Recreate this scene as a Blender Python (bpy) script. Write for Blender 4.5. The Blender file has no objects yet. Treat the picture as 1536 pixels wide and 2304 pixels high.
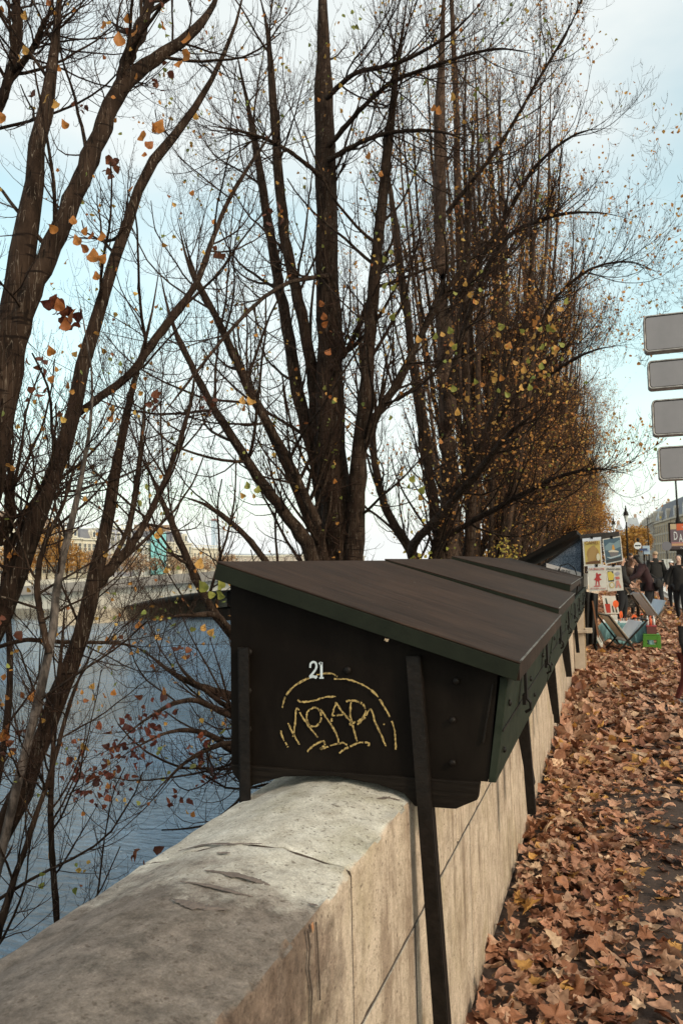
import bpy, bmesh, math, random
import numpy as np
from mathutils import Vector, Matrix
random.seed(7); rng = np.random.default_rng(11)
R = math.radians
S = bpy.context.scene
COL = S.collection
# ------------------------------------------------------------------ camera
FPX, EYE = 1750.0, 1.62
YAW, PITCH, ROLL = R(18.907), R(3.859), 0.02
def _axes():
    ca, sa, cp, sp = math.cos(YAW), math.sin(YAW), math.cos(PITCH), math.sin(PITCH)
    R0 = Vector((ca, sa, 0)); W = Vector((-sa*cp, ca*cp, sp)); U0 = R0.cross(W)
    return R0*math.cos(ROLL) - U0*math.sin(ROLL), U0*math.cos(ROLL) + R0*math.sin(ROLL), W
AR, AU, AW = _axes()
cam = bpy.data.cameras.new('camera'); camo = bpy.data.objects.new('camera', cam); COL.objects.link(camo)
m = Matrix.Identity(4)
for i, ax in enumerate((AR, AU, -AW)):
    for j in range(3): m[j][i] = ax[j]
m.translation = (0, 0, EYE); camo.matrix_world = m
cam.sensor_fit = 'VERTICAL'; cam.sensor_height = 36; cam.lens = FPX/2304*36
cam.clip_start = 0.05; cam.clip_end = 6000
cam.dof.use_dof = True; cam.dof.focus_distance = 2.9; cam.dof.aperture_fstop = 11
S.camera = camo
S.render.resolution_x = 682; S.render.resolution_y = 1024
S.view_settings.view_transform = 'Standard'; S.view_settings.look = 'None'
S.view_settings.exposure = 0.1; S.view_settings.gamma = 1; S.view_settings.use_curve_mapping = False
# ------------------------------------------------------------------ sky and sun
SUN_EL, SUN_AZ = R(32), R(118)       # azimuth clockwise from +Y : from the street side, a little behind us
w = bpy.data.worlds.new('World'); S.world = w; w.use_nodes = True
nt = w.node_tree; nt.nodes.clear()
def N(t, **k):
    n = nt.nodes.new(t)
    for a, b in k.items(): setattr(n, a, b)
    return n
sky = N('ShaderNodeTexSky', sky_type='NISHITA'); sky.sun_disc = False
sky.sun_elevation = SUN_EL; sky.sun_rotation = SUN_AZ; sky.air_density = 1.0; sky.dust_density = 1.5; sky.ozone_density = 1.5
bg = N('ShaderNodeBackground'); bg.inputs['Strength'].default_value = 0.13
wo = N('ShaderNodeOutputWorld')
tc = N('ShaderNodeTexCoord'); mp = N('ShaderNodeMapping'); mp.inputs['Scale'].default_value = (1.2, 1.2, 2.6); mp.inputs['Location'].default_value = (3.1, .2, 1.4)
no = N('ShaderNodeTexNoise'); no.inputs['Scale'].default_value = 1.25; no.inputs['Detail'].default_value = 7; no.inputs['Roughness'].default_value = .5
cr = N('ShaderNodeValToRGB'); cr.color_ramp.elements[0].position = .40; cr.color_ramp.elements[1].position = .56
cr.color_ramp.elements[0].color = (.30, .30, .30, 1); cr.color_ramp.elements[1].color = (.86, .86, .86, 1)
tint = N('ShaderNodeMix', data_type='RGBA', blend_type='MULTIPLY'); tint.inputs[0].default_value = 1; tint.inputs[7].default_value = (2.5, 2.65, 1.85, 1)
mx = N('ShaderNodeMix', data_type='RGBA'); mx.inputs[7].default_value = (7.0, 7.25, 7.1, 1)
L = nt.links.new
L(tc.outputs['Generated'], mp.inputs[0]); L(mp.outputs[0], no.inputs[0]); L(no.outputs[0], cr.inputs[0])
spx = N('ShaderNodeSeparateXYZ'); hz = N('ShaderNodeMapRange'); mxm = N('ShaderNodeMath', operation='MAXIMUM')   # thicker pale air towards the horizon, all round
hz.inputs[1].default_value = .03; hz.inputs[2].default_value = .24; hz.inputs[3].default_value = 1; hz.inputs[4].default_value = 0
L(tc.outputs['Generated'], spx.inputs[0]); L(spx.outputs[2], hz.inputs[0]); L(hz.outputs[0], mxm.inputs[0]); L(cr.outputs[0], mxm.inputs[1])
L(sky.outputs[0], tint.inputs[6]); L(tint.outputs[2], mx.inputs[6]); L(mxm.outputs[0], mx.inputs[0])
L(mx.outputs[2], bg.inputs[0]); L(bg.outputs[0], wo.inputs[0])
sun = bpy.data.lights.new('sun', 'SUN'); sun.energy = 2.1; sun.angle = R(8); sun.color = (1, .84, .67)
so = bpy.data.objects.new('sun', sun); COL.objects.link(so)
sd = Vector((math.sin(SUN_AZ)*math.cos(SUN_EL), math.cos(SUN_AZ)*math.cos(SUN_EL), math.sin(SUN_EL)))
so.rotation_euler = sd.to_track_quat('Z', 'Y').to_euler(); so.location = (8, -6, 12)

# ------------------------------------------------------------------ where a line of sight meets the place
def ray(px, py): return AW + AR*((px-768)/FPX) + AU*(-(py-1152)/FPX)
def on_y(px, py, Y): v = ray(px, py); t = Y/v.y; return Vector((v.x*t, Y, EYE+v.z*t))
def on_x(px, py, X): v = ray(px, py); t = X/v.x; return Vector((X, v.y*t, EYE+v.z*t))
def on_z(px, py, Z=0): v = ray(px, py); t = (Z-EYE)/v.z; return Vector((v.x*t, v.y*t, Z))
def at_d(px, py, d): return Vector((0, 0, EYE)) + ray(px, py)*d

# ------------------------------------------------------------------ helpers
def tag(o, label=None, cat=None, group=None, kind=None):
    if label: o['label'] = label
    if cat: o['category'] = cat
    if group: o['group'] = group
    if kind: o['kind'] = kind
    return o
def empty(name, loc=(0, 0, 0), label=None, cat=None, group=None):
    o = bpy.data.objects.new(name, None); o.empty_display_size = .1; o.location = loc; COL.objects.link(o)
    return tag(o, label, cat, group)
def link(name, me, parent=None, mats=()):
    for mm in mats: me.materials.append(mm)
    o = bpy.data.objects.new(name, me); COL.objects.link(o)
    if parent is not None:
        o.parent = parent
        loc = parent.location if parent.parent is None else parent.location + parent.parent.location
        if parent.type == 'EMPTY' or parent.get('_base'):
            pass
    return o
def mesh(name, V, Fc, mat=None, parent=None, smooth=False, shift=True):
    """world-space verts; moved into the parent's frame (parents never rotate at build time)"""
    off = Vector((0, 0, 0))
    p = parent
    while p is not None: off += p.location; p = p.parent
    me = bpy.data.meshes.new(name)
    if isinstance(V, np.ndarray):
        V = V - np.array(off)[None]
        me.from_pydata(V.tolist(), [], Fc if isinstance(Fc, list) else Fc.tolist())
    else:
        me.from_pydata([tuple(Vector(v)-off) for v in V], [], Fc)
    if mat: me.materials.append(mat)
    if smooth: me.polygons.foreach_set('use_smooth', [True]*len(me.polygons))
    o = bpy.data.objects.new(name, me); COL.objects.link(o); o.parent = parent
    return o
def fast_mesh(name, V, T, mat, parent=None, smooth=True, col=None, nside=3):
    """big numpy triangle/quad soup, optional per-vertex colour"""
    off = Vector((0, 0, 0)); p = parent
    while p is not None: off += p.location; p = p.parent
    me = bpy.data.meshes.new(name)
    V = (V - np.array(off)[None]).astype(np.float32)
    me.vertices.add(len(V)); me.vertices.foreach_set('co', V.ravel())
    k = T.shape[1]; me.loops.add(T.size); me.polygons.add(len(T))
    me.loops.foreach_set('vertex_index', T.astype(np.int32).ravel())
    me.polygons.foreach_set('loop_start', np.arange(0, T.size, k, dtype=np.int32))
    me.polygons.foreach_set('loop_total', np.full(len(T), k, dtype=np.int32))
    me.update(calc_edges=True)
    if smooth: me.polygons.foreach_set('use_smooth', np.ones(len(T), dtype=bool))
    if col is not None:
        a = me.color_attributes.new('col', 'FLOAT_COLOR', 'POINT')
        a.data.foreach_set('color', np.concatenate([col, np.ones((len(col), 1))], 1).astype(np.float32).ravel())
    me.materials.append(mat)
    o = bpy.data.objects.new(name, me); COL.objects.link(o); o.parent = parent
    return o
class MB:
    def __init__(s): s.V = []; s.F = []
    def poly(s, vs, fs):
        b = len(s.V); s.V += [Vector(v) for v in vs]; s.F += [tuple(b+i for i in f) for f in fs]; return s
    def box(s, x0, x1, y0, y1, z0, z1):
        return s.poly([(x0,y0,z0),(x1,y0,z0),(x1,y1,z0),(x0,y1,z0),(x0,y0,z1),(x1,y0,z1),(x1,y1,z1),(x0,y1,z1)],
                      [(0,3,2,1),(4,5,6,7),(0,1,5,4),(1,2,6,5),(2,3,7,6),(3,0,4,7)])
    def prism(s, pts, a, b, axis='y'):
        """outline pts in the plane across the axis, extruded from a to b"""
        n = len(pts)
        f = {'y': lambda p, t: (p[0], t, p[1]), 'x': lambda p, t: (t, p[0], p[1]), 'z': lambda p, t: (p[0], p[1], t)}[axis]
        return s.poly([f(p, a) for p in pts]+[f(p, b) for p in pts],
                      [tuple(range(n))[::-1], tuple(range(n, 2*n))]+[(i, (i+1) % n, n+(i+1) % n, n+i) for i in range(n)])
    def bar(s, a, b, w, h=None, up=(0, 0, 1)):
        a, b = Vector(a), Vector(b); h = h or w; d = (b-a).normalized(); u = Vector(up)
        if abs(d.dot(u)) > .98: u = Vector((1, 0, 0))
        x = d.cross(u).normalized()*w/2; z = x.cross(d).normalized()*h/2
        return s.poly([a-x-z, a+x-z, a+x+z, a-x+z, b-x-z, b+x-z, b+x+z, b-x+z],
                      [(0,1,2,3),(7,6,5,4),(0,4,5,1),(1,5,6,2),(2,6,7,3),(3,7,4,0)])
    def tube(s, pts, r, n=8, cap=True):
        pts = [Vector(p) for p in pts]; rr = r if isinstance(r, (list, tuple)) else [r]*len(pts)
        b = len(s.V); ref = None
        for i, p in enumerate(pts):
            d = (pts[min(i+1, len(pts)-1)]-pts[max(i-1, 0)]).normalized()
            if ref is None: ref = Vector((0, 0, 1)) if abs(d.z) < .9 else Vector((1, 0, 0))
            x = d.cross(ref).normalized(); y = x.cross(d).normalized(); ref = y
            for k in range(n):
                t = 2*math.pi*k/n; s.V.append(p+(x*math.cos(t)+y*math.sin(t))*rr[i])
        for i in range(len(pts)-1):
            for k in range(n):
                s.F.append((b+i*n+k, b+i*n+(k+1) % n, b+(i+1)*n+(k+1) % n, b+(i+1)*n+k))
        if cap:
            s.F.append(tuple(b+k for k in range(n))[::-1]); e = b+(len(pts)-1)*n; s.F.append(tuple(e+k for k in range(n)))
        return s
    def lathe(s, c, prof, n=12):
        return s.tube([(c[0], c[1], c[2]+z) for _, z in prof], [max(r, .0005) for r, _ in prof], n)
    def build(s, name, mat, parent=None, smooth=False, bevel=0):
        o = mesh(name, s.V, s.F, mat, parent, smooth)
        if bevel:
            md = o.modifiers.new('bevel', 'BEVEL'); md.width = bevel; md.segments = 2; md.limit_method = 'ANGLE'
        return o
def copy_tree(o, parent=None):
    c = o.copy(); COL.objects.link(c)
    if parent is not None: c.parent = parent
    for ch in list(o.children): copy_tree(ch, c)
    return c

# ------------------------------------------------------------------ materials
MATS = {}
def mat(name, base, rough=.7, c2=None, scale=20, detail=6, lo=.35, hi=.65, bump=0, bscale=None, stretch=(1, 1, 1), metal=0, spec=.5, bdist=.01, extra=None, trans=0):
    m = bpy.data.materials.new(name); m.use_nodes = True; t = m.node_tree; b = t.nodes['Principled BSDF']
    b.inputs['Roughness'].default_value = rough; b.inputs['Metallic'].default_value = metal; b.inputs['Specular IOR Level'].default_value = spec
    b.inputs['Base Color'].default_value = (*base, 1)
    tc = t.nodes.new('ShaderNodeTexCoord'); mp = t.nodes.new('ShaderNodeMapping'); mp.inputs['Scale'].default_value = stretch
    t.links.new(tc.outputs['Object'], mp.inputs[0])
    if c2 is not None:
        n = t.nodes.new('ShaderNodeTexNoise'); n.inputs['Scale'].default_value = scale; n.inputs['Detail'].default_value = detail; n.inputs['Roughness'].default_value = .65
        r = t.nodes.new('ShaderNodeValToRGB'); r.color_ramp.elements[0].position = lo; r.color_ramp.elements[1].position = hi
        r.color_ramp.elements[0].color = (*base, 1); r.color_ramp.elements[1].color = (*c2, 1)
        t.links.new(mp.outputs[0], n.inputs[0]); t.links.new(n.outputs[0], r.inputs[0]); t.links.new(r.outputs[0], b.inputs['Base Color'])
    if bump:
        n2 = t.nodes.new('ShaderNodeTexNoise'); n2.inputs['Scale'].default_value = bscale or scale*2; n2.inputs['Detail'].default_value = 8
        bp = t.nodes.new('ShaderNodeBump'); bp.inputs['Strength'].default_value = bump; bp.inputs['Distance'].default_value = bdist
        t.links.new(mp.outputs[0], n2.inputs[0]); t.links.new(n2.outputs[0], bp.inputs['Height']); t.links.new(bp.outputs[0], b.inputs['Normal'])
    if extra: extra(t, b, mp)
    MATS[name] = m; return m
def leafmat(name, rough=.65, trans=.35, vein=True):
    m = bpy.data.materials.new(name); m.use_nodes = True; t = m.node_tree; b = t.nodes['Principled BSDF']
    a = t.nodes.new('ShaderNodeVertexColor'); a.layer_name = 'col'
    tc = t.nodes.new('ShaderNodeTexCoord'); n = t.nodes.new('ShaderNodeTexNoise'); n.inputs['Scale'].default_value = 45; n.inputs['Detail'].default_value = 4
    mx = t.nodes.new('ShaderNodeMix'); mx.data_type = 'RGBA'; mx.blend_type = 'MULTIPLY'; mx.inputs[0].default_value = .8
    r = t.nodes.new('ShaderNodeValToRGB'); r.color_ramp.elements[0].color = (.55, .48, .42, 1); r.color_ramp.elements[1].color = (1.25, 1.2, 1.15, 1)
    r.color_ramp.elements[0].position = .3; r.color_ramp.elements[1].position = .7
    oi = t.nodes.new('ShaderNodeObjectInfo')
    t.links.new(tc.outputs['Object'], n.inputs[0]); t.links.new(n.outputs[0], r.inputs[0])
    t.links.new(a.outputs[0], mx.inputs[6]); t.links.new(r.outputs[0], mx.inputs[7]); t.links.new(mx.outputs[2], b.inputs['Base Color'])
    b.inputs['Roughness'].default_value = rough; b.inputs['Specular IOR Level'].default_value = .35
    if trans:
        tr = t.nodes.new('ShaderNodeBsdfTranslucent'); t.links.new(mx.outputs[2], tr.inputs[0])
        ms = t.nodes.new('ShaderNodeMixShader'); ms.inputs[0].default_value = trans
        t.links.new(b.outputs[0], ms.inputs[1]); t.links.new(tr.outputs[0], ms.inputs[2]); t.links.new(ms.outputs[0], t.nodes['Material Output'].inputs[0])
    return m
M_leaf = leafmat('tree_leaf', .55, .4); M_litter = leafmat('fallen_leaf', .6, .12)

def stone_extra(dark, warm):
    # world-anchored limestone: broad dirt, pits, streaks, and the heavy grey film on the nearest stone
    def f(t, b, mp):
        nodes, lk = t.nodes, t.links.new
        geo = nodes.new('ShaderNodeNewGeometry'); sep = nodes.new('ShaderNodeSeparateXYZ'); lk(geo.outputs['Position'], sep.inputs[0])
        def noise(scale, det, vec=None, rough=.6):
            n = nodes.new('ShaderNodeTexNoise'); n.inputs['Scale'].default_value = scale; n.inputs['Detail'].default_value = det; n.inputs['Roughness'].default_value = rough
            lk(vec or geo.outputs['Position'], n.inputs[0]); return n.outputs[0]
        def ramp(x, a, c0, bb, c1):
            r = nodes.new('ShaderNodeValToRGB'); r.color_ramp.elements[0].position = a; r.color_ramp.elements[1].position = bb
            r.color_ramp.elements[0].color = (*c0, 1); r.color_ramp.elements[1].color = (*c1, 1); lk(x, r.inputs[0]); return r.outputs[0]
        def mix(a, bb, fac, mode='MIX'):
            m = nodes.new('ShaderNodeMix'); m.data_type = 'RGBA'; m.blend_type = mode
            lk(a, m.inputs[6])
            if isinstance(bb, tuple): m.inputs[7].default_value = (*bb, 1)
            else: lk(bb, m.inputs[7])
            if isinstance(fac, float): m.inputs[0].default_value = fac
            else: lk(fac, m.inputs[0])
            return m.outputs[2]
        def math_(op, a, bb):
            m = nodes.new('ShaderNodeMath'); m.operation = op; m.use_clamp = op in ('MULTIPLY_ADD',)
            for i, q in enumerate((a, bb)):
                if isinstance(q, (int, float)): m.inputs[i].default_value = q
                else: lk(q, m.inputs[i])
            return m.outputs[0]
        base = ramp(noise(14, 14, None, .78), .34, (.41, .355, .295), .64, (.76, .705, .63))
        moss = ramp(noise(3.1, 6), .52, (0, 0, 0), .72, (1, 1, 1))
        base = mix(base, (.36, .32, .20), math_('MULTIPLY', moss, .55))
        # vertical dirt streaks (stretched in z)
        m2 = nodes.new('ShaderNodeMapping'); m2.inputs['Scale'].default_value = (1, 1, .14); lk(geo.outputs['Position'], m2.inputs[0])
        st = ramp(noise(17, 6, m2.outputs[0]), .52, (0, 0, 0), .70, (1, 1, 1))
        top = ramp(sep.outputs[2], .90, (1, 1, 1), .97, (0, 0, 0))
        base = mix(base, (.14, .10, .075), math_('MULTIPLY', math_('MULTIPLY', st, top), .42))
        # the nearest stone is filmed over with grey brown grime
        yy = math_('MULTIPLY_ADD', sep.outputs[1], -1.0)
        near = nodes.new('ShaderNodeMapRange'); lk(math_('ADD', sep.outputs[1], math_('MULTIPLY', noise(5.5, 12, None, .75), .95)), near.inputs[0])
        near.inputs[1].default_value = 1.80; near.inputs[2].default_value = 2.02; near.inputs[3].default_value = 1; near.inputs[4].default_value = 0
        gr = ramp(noise(17, 14, None, .78), .38, (.060, .041, .033), .64, (.27, .212, .182))
        base = mix(base, gr, math_('MULTIPLY', near.outputs[0], .9))
        # speckles and pits
        pit = ramp(noise(75, 6, None, .6), .60, (0, 0, 0), .68, (1, 1, 1))
        base = mix(base, (.12, .085, .065), math_('MULTIPLY', pit, .7))
        m3 = nodes.new('ShaderNodeMapping'); m3.inputs['Scale'].default_value = (1, 1.5, 1); lk(geo.outputs['Position'], m3.inputs[0])
        blot = ramp(noise(11, 8, m3.outputs[0], .7), .665, (0, 0, 0), .70, (1, 1, 1))
        base = mix(base, (.10, .07, .055), math_('MULTIPLY', blot, .75))
        # fine grain, and small round pits gathered in patches
        grain = ramp(noise(240, 3, None, .7), .3, (.70, .69, .67), .7, (1.16, 1.16, 1.15)); base = mix(base, grain, 1.0, 'MULTIPLY')
        vo = nodes.new('ShaderNodeTexVoronoi'); vo.inputs['Scale'].default_value = 62; lk(geo.outputs['Position'], vo.inputs['Vector'])
        pv = math_('MULTIPLY', ramp(vo.outputs['Distance'], .13, (1, 1, 1), .22, (0, 0, 0)), ramp(noise(5, 6, None, .7), .46, (0, 0, 0), .60, (1, 1, 1)))
        base = mix(base, (.085, .058, .045), math_('MULTIPLY', pv, .85))
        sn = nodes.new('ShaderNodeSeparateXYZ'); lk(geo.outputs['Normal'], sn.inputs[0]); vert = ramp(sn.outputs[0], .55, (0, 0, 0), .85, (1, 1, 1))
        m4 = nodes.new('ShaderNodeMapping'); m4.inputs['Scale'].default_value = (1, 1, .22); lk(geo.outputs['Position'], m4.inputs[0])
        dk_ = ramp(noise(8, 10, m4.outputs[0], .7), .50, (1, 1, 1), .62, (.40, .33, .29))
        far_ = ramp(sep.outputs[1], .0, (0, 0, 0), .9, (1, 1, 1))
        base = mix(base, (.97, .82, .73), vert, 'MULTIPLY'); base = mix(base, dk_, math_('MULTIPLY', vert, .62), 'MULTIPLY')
        lk(base, b.inputs['Base Color'])
        bp = nodes.new('ShaderNodeBump'); bp.inputs['Strength'].default_value = 1.0; bp.inputs['Distance'].default_value = .006
        bp2 = nodes.new('ShaderNodeBump'); bp2.inputs['Strength'].default_value = .5; bp2.inputs['Distance'].default_value = .01; bp2.invert = True
        lk(noise(70, 12, None, .8), bp.inputs['Height']); lk(pit, bp2.inputs['Height']); lk(bp.outputs[0], bp2.inputs['Normal']); lk(bp2.outputs[0], b.inputs['Normal'])
    return f
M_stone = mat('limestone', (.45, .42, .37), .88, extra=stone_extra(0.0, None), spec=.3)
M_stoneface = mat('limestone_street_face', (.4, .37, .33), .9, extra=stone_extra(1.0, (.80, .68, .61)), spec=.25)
M_mortar = mat('mortar', (.040, .026, .019), .95, c2=(.09, .062, .047), scale=30, bump=.4)
M_stain = mat('dark_lichen_stain', (.10, .075, .065), .95, c2=(.16, .12, .10), scale=70, bump=.5)
M_asphalt = mat('asphalt', (.048, .031, .024), .9, c2=(.085, .057, .046), scale=60, bump=.6, bscale=160, bdist=.004, spec=.3)
M_road = mat('road_asphalt', (.10, .085, .078), .9, c2=(.14, .12, .11), scale=3, bump=.3, bscale=90)
M_kerb = mat('kerb_granite', (.26, .24, .22), .85, c2=(.34, .32, .3), scale=30, bump=.3)
M_paint = mat('road_paint', (.72, .70, .67), .7, c2=(.45, .43, .41), scale=25, lo=.5, hi=.75)
M_twig3 = mat('golden_far_twig_bark', (.10, .048, .024), .85, c2=(.20, .10, .05), scale=2, spec=.2)
M_quay = mat('quay_paving', (.22, .19, .16), .9, c2=(.3, .27, .23), scale=2, bump=.3)
M_earth = mat('ground_earth', (.16, .14, .11), .95, c2=(.2, .18, .14), scale=.05)
def roof_extra(t, b, mp):
    nd, lk = t.nodes, t.links.new
    tc = nd.new('ShaderNodeTexCoord'); mm = nd.new('ShaderNodeMapping'); mm.inputs['Scale'].default_value = (1.0, 22, 1.0); lk(tc.outputs['Object'], mm.inputs[0])
    n = nd.new('ShaderNodeTexNoise'); n.inputs['Scale'].default_value = 5; n.inputs['Detail'].default_value = 9; n.inputs['Roughness'].default_value = .6; lk(mm.outputs[0], n.inputs[0])
    r = nd.new('ShaderNodeValToRGB'); e = r.color_ramp.elements; e[0].position = .36; e[1].position = .68; e[0].color = (.017, .0090, .0060, 1); e[1].color = (.066, .040, .028, 1); lk(n.outputs[0], r.inputs[0])
    n3 = nd.new('ShaderNodeTexNoise'); n3.inputs['Scale'].default_value = 3; n3.inputs['Detail'].default_value = 5; lk(tc.outputs['Object'], n3.inputs[0])
    mx = nd.new('ShaderNodeMix'); mx.data_type = 'RGBA'; mx.blend_type = 'MULTIPLY'; mx.inputs[0].default_value = .8
    r3 = nd.new('ShaderNodeValToRGB'); r3.color_ramp.elements[0].position = .3; r3.color_ramp.elements[1].position = .7; r3.color_ramp.elements[0].color = (.6, .6, .6, 1); r3.color_ramp.elements[1].color = (1.2, 1.15, 1.1, 1)
    lk(n3.outputs[0], r3.inputs[0]); lk(r.outputs[0], mx.inputs[6]); lk(r3.outputs[0], mx.inputs[7])
    # little pale chips
    n4 = nd.new('ShaderNodeTexNoise'); n4.inputs['Scale'].default_value = 70; n4.inputs['Detail'].default_value = 1; lk(tc.outputs['Object'], n4.inputs[0])
    r4 = nd.new('ShaderNodeValToRGB'); r4.color_ramp.elements[0].position = .80; r4.color_ramp.elements[1].position = .84; lk(n4.outputs[0], r4.inputs[0])
    m4 = nd.new('ShaderNodeMix'); m4.data_type = 'RGBA'; m4.inputs[7].default_value = (.3, .27, .24, 1); lk(r4.outputs[0], m4.inputs[0]); lk(mx.outputs[2], m4.inputs[6])
    lk(m4.outputs[2], b.inputs['Base Color'])
    bp = nd.new('ShaderNodeBump'); bp.inputs['Strength'].default_value = .5; bp.inputs['Distance'].default_value = .003; lk(n.outputs[0], bp.inputs['Height']); lk(bp.outputs[0], b.inputs['Normal'])
M_roof = mat('brown_green_roof_paint', (.05, .04, .035), .6, extra=roof_extra, spec=.10)
M_trim = mat('dark_green_trim', (.009, .0105, .006), .6, c2=(.015, .017, .010), scale=9, bump=.2, bscale=60, bdist=.003, spec=.15)
M_panel = mat('black_green_panel', (.0052, .0030, .0018), .7, c2=(.015, .0105, .0075), scale=5, lo=.42, hi=.85, stretch=(1, 1, .45), bump=.35, bscale=5, bdist=.03, spec=.10)
M_board = mat('black_wood_board', (.0055, .0034, .0022), .7, c2=(.012, .008, .0055), scale=12, stretch=(1, 1, 9), bump=.6, bscale=14, bdist=.004, spec=.12)
M_green = mat('old_green_paint', (.013, .017, .010), .65, c2=(.026, .030, .020), scale=14, bump=.4, bscale=40, bdist=.003, spec=.15)
M_iron = mat('black_iron', (.006, .004, .003), .55, c2=(.013, .009, .007), scale=30, bump=.3, spec=.18)
M_edge = mat('pale_metal_edge', (.28, .27, .25), .4, c2=(.06, .05, .045), scale=30, lo=.42, hi=.58, metal=.3)
M_white = mat('white_stencil_paint', (.62, .66, .68), .7, c2=(.45, .48, .5), scale=60)
M_chalk = mat('yellow_chalk', (.46, .31, .115), .9, c2=(.13, .085, .03), scale=120, lo=.42, hi=.62)
def bark_extra(pale):
    def f(t, b, mp):
        nd, lk = t.nodes, t.links.new; tc = nd.new('ShaderNodeTexCoord')
        def nz(sc, vec, det=6, rg=.6):
            m = nd.new('ShaderNodeMapping'); m.inputs['Scale'].default_value = vec; lk(tc.outputs['Object'], m.inputs[0])
            n = nd.new('ShaderNodeTexNoise'); n.inputs['Scale'].default_value = sc; n.inputs['Detail'].default_value = det; n.inputs['Roughness'].default_value = rg; lk(m.outputs[0], n.inputs[0]); return n.outputs[0]
        def rp(x, a, c0, bb, c1):
            r = nd.new('ShaderNodeValToRGB'); r.color_ramp.elements[0].position = a; r.color_ramp.elements[1].position = bb; r.color_ramp.elements[0].color = (*c0, 1); r.color_ramp.elements[1].color = (*c1, 1); lk(x, r.inputs[0]); return r.outputs[0]
        def mx(a, c, fac):
            m = nd.new('ShaderNodeMix'); m.data_type = 'RGBA'; lk(a, m.inputs[6]); m.inputs[7].default_value = (*c, 1); lk(fac, m.inputs[0]); return m.outputs[2]
        base = rp(nz(5, (2, 2, 1)), .35, (.029*pale, .0160*pale, .0105*pale), .7, (.092*pale, .055*pale, .038*pale))
        fis = nz(9, (4, 4, .45), 5); base = mx(base, (.010, .006, .004), rp(fis, .36, (1, 1, 1), .44, (0, 0, 0)))
        thin = rp(nz(6, (5, 5, .28), 2, .4), .495, (0, 0, 0), .50, (1, 1, 1)); thin2 = rp(nz(6, (5, 5, .28), 2, .4), .505, (1, 1, 1), .51, (0, 0, 0))
        m_ = nd.new('ShaderNodeMix'); m_.data_type = 'RGBA'; m_.blend_type = 'MULTIPLY'; m_.inputs[0].default_value = 1; lk(thin, m_.inputs[6]); lk(thin2, m_.inputs[7])
        base = mx(base, (.15, .115, .09), m_.outputs[2])
        ring = rp(nz(7, (.5, .5, 5), 2), .60, (0, 0, 0), .66, (1, 1, 1)); base = mx(base, (.012, .007, .005), ring)
        lk(base, b.inputs['Base Color'])
        bp = nd.new('ShaderNodeBump'); bp.inputs['Strength'].default_value = 1; bp.inputs['Distance'].default_value = .02; lk(fis, bp.inputs['Height']); lk(bp.outputs[0], b.inputs['Normal'])
    return f
M_bark = mat('poplar_bark', (.02, .0125, .009), .9, extra=bark_extra(.55), spec=.1)
M_bark2 = mat('pale_upper_bark', (.045, .030, .022), .85, extra=bark_extra(1.25), spec=.15)
M_bark_pale = mat('peeling_pale_bark', (.022, .014, .010), .85, c2=(.12, .09, .075), scale=11, lo=.42, hi=.6, stretch=(2, 2, .8), bump=.8, bscale=20, bdist=.02)
M_twig = mat('twig_bark', (.016, .0065, .0035), .85, c2=(.046, .022, .013), scale=6, spec=.2)
M_twig2 = mat('far_twig_bark', (.062, .030, .017), .85, c2=(.14, .075, .043), scale=2, spec=.2)
M_wood = mat('pale_wood', (.30, .21, .13), .7, c2=(.4, .29, .19), scale=8, stretch=(6, 6, 1))
M_cream = mat('cream_paint', (.52, .43, .35), .7, c2=(.42, .34, .27), scale=8, bump=.2)
M_skin = mat('skin', (.48, .27, .19), .55); M_skin2 = mat('skin_pale', (.55, .34, .26), .55)
M_black = mat('black_cloth', (.009, .008, .008), .9, c2=(.016, .013, .012), scale=20, bump=.5, bscale=12, bdist=.02)
M_maroon = mat('maroon_cloth', (.040, .012, .014), .9, c2=(.022, .009, .011), scale=8, bump=.5, bscale=10, bdist=.02)
M_brown = mat('brown_cloth', (.05, .03, .02), .9, c2=(.08, .045, .028), scale=9, bump=.4)
M_jean = mat('dark_trousers', (.012, .012, .015), .9); M_red = mat('red_brown_trousers', (.13, .025, .02), .9, c2=(.09, .02, .016), scale=20, bump=.5)
M_hairb = mat('brown_hair', (.07, .03, .015), .6, c2=(.12, .05, .025), scale=30); M_hairk = mat('black_hair', (.012, .009, .008), .5)
M_hairw = mat('fair_hair', (.36, .24, .15), .6); M_whitecloth = mat('white_cloth', (.72, .72, .72), .8)
M_shoe = mat('shoe', (.012, .01, .01), .5); M_shoeg = mat('grey_shoe', (.35, .35, .36), .6)

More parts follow.
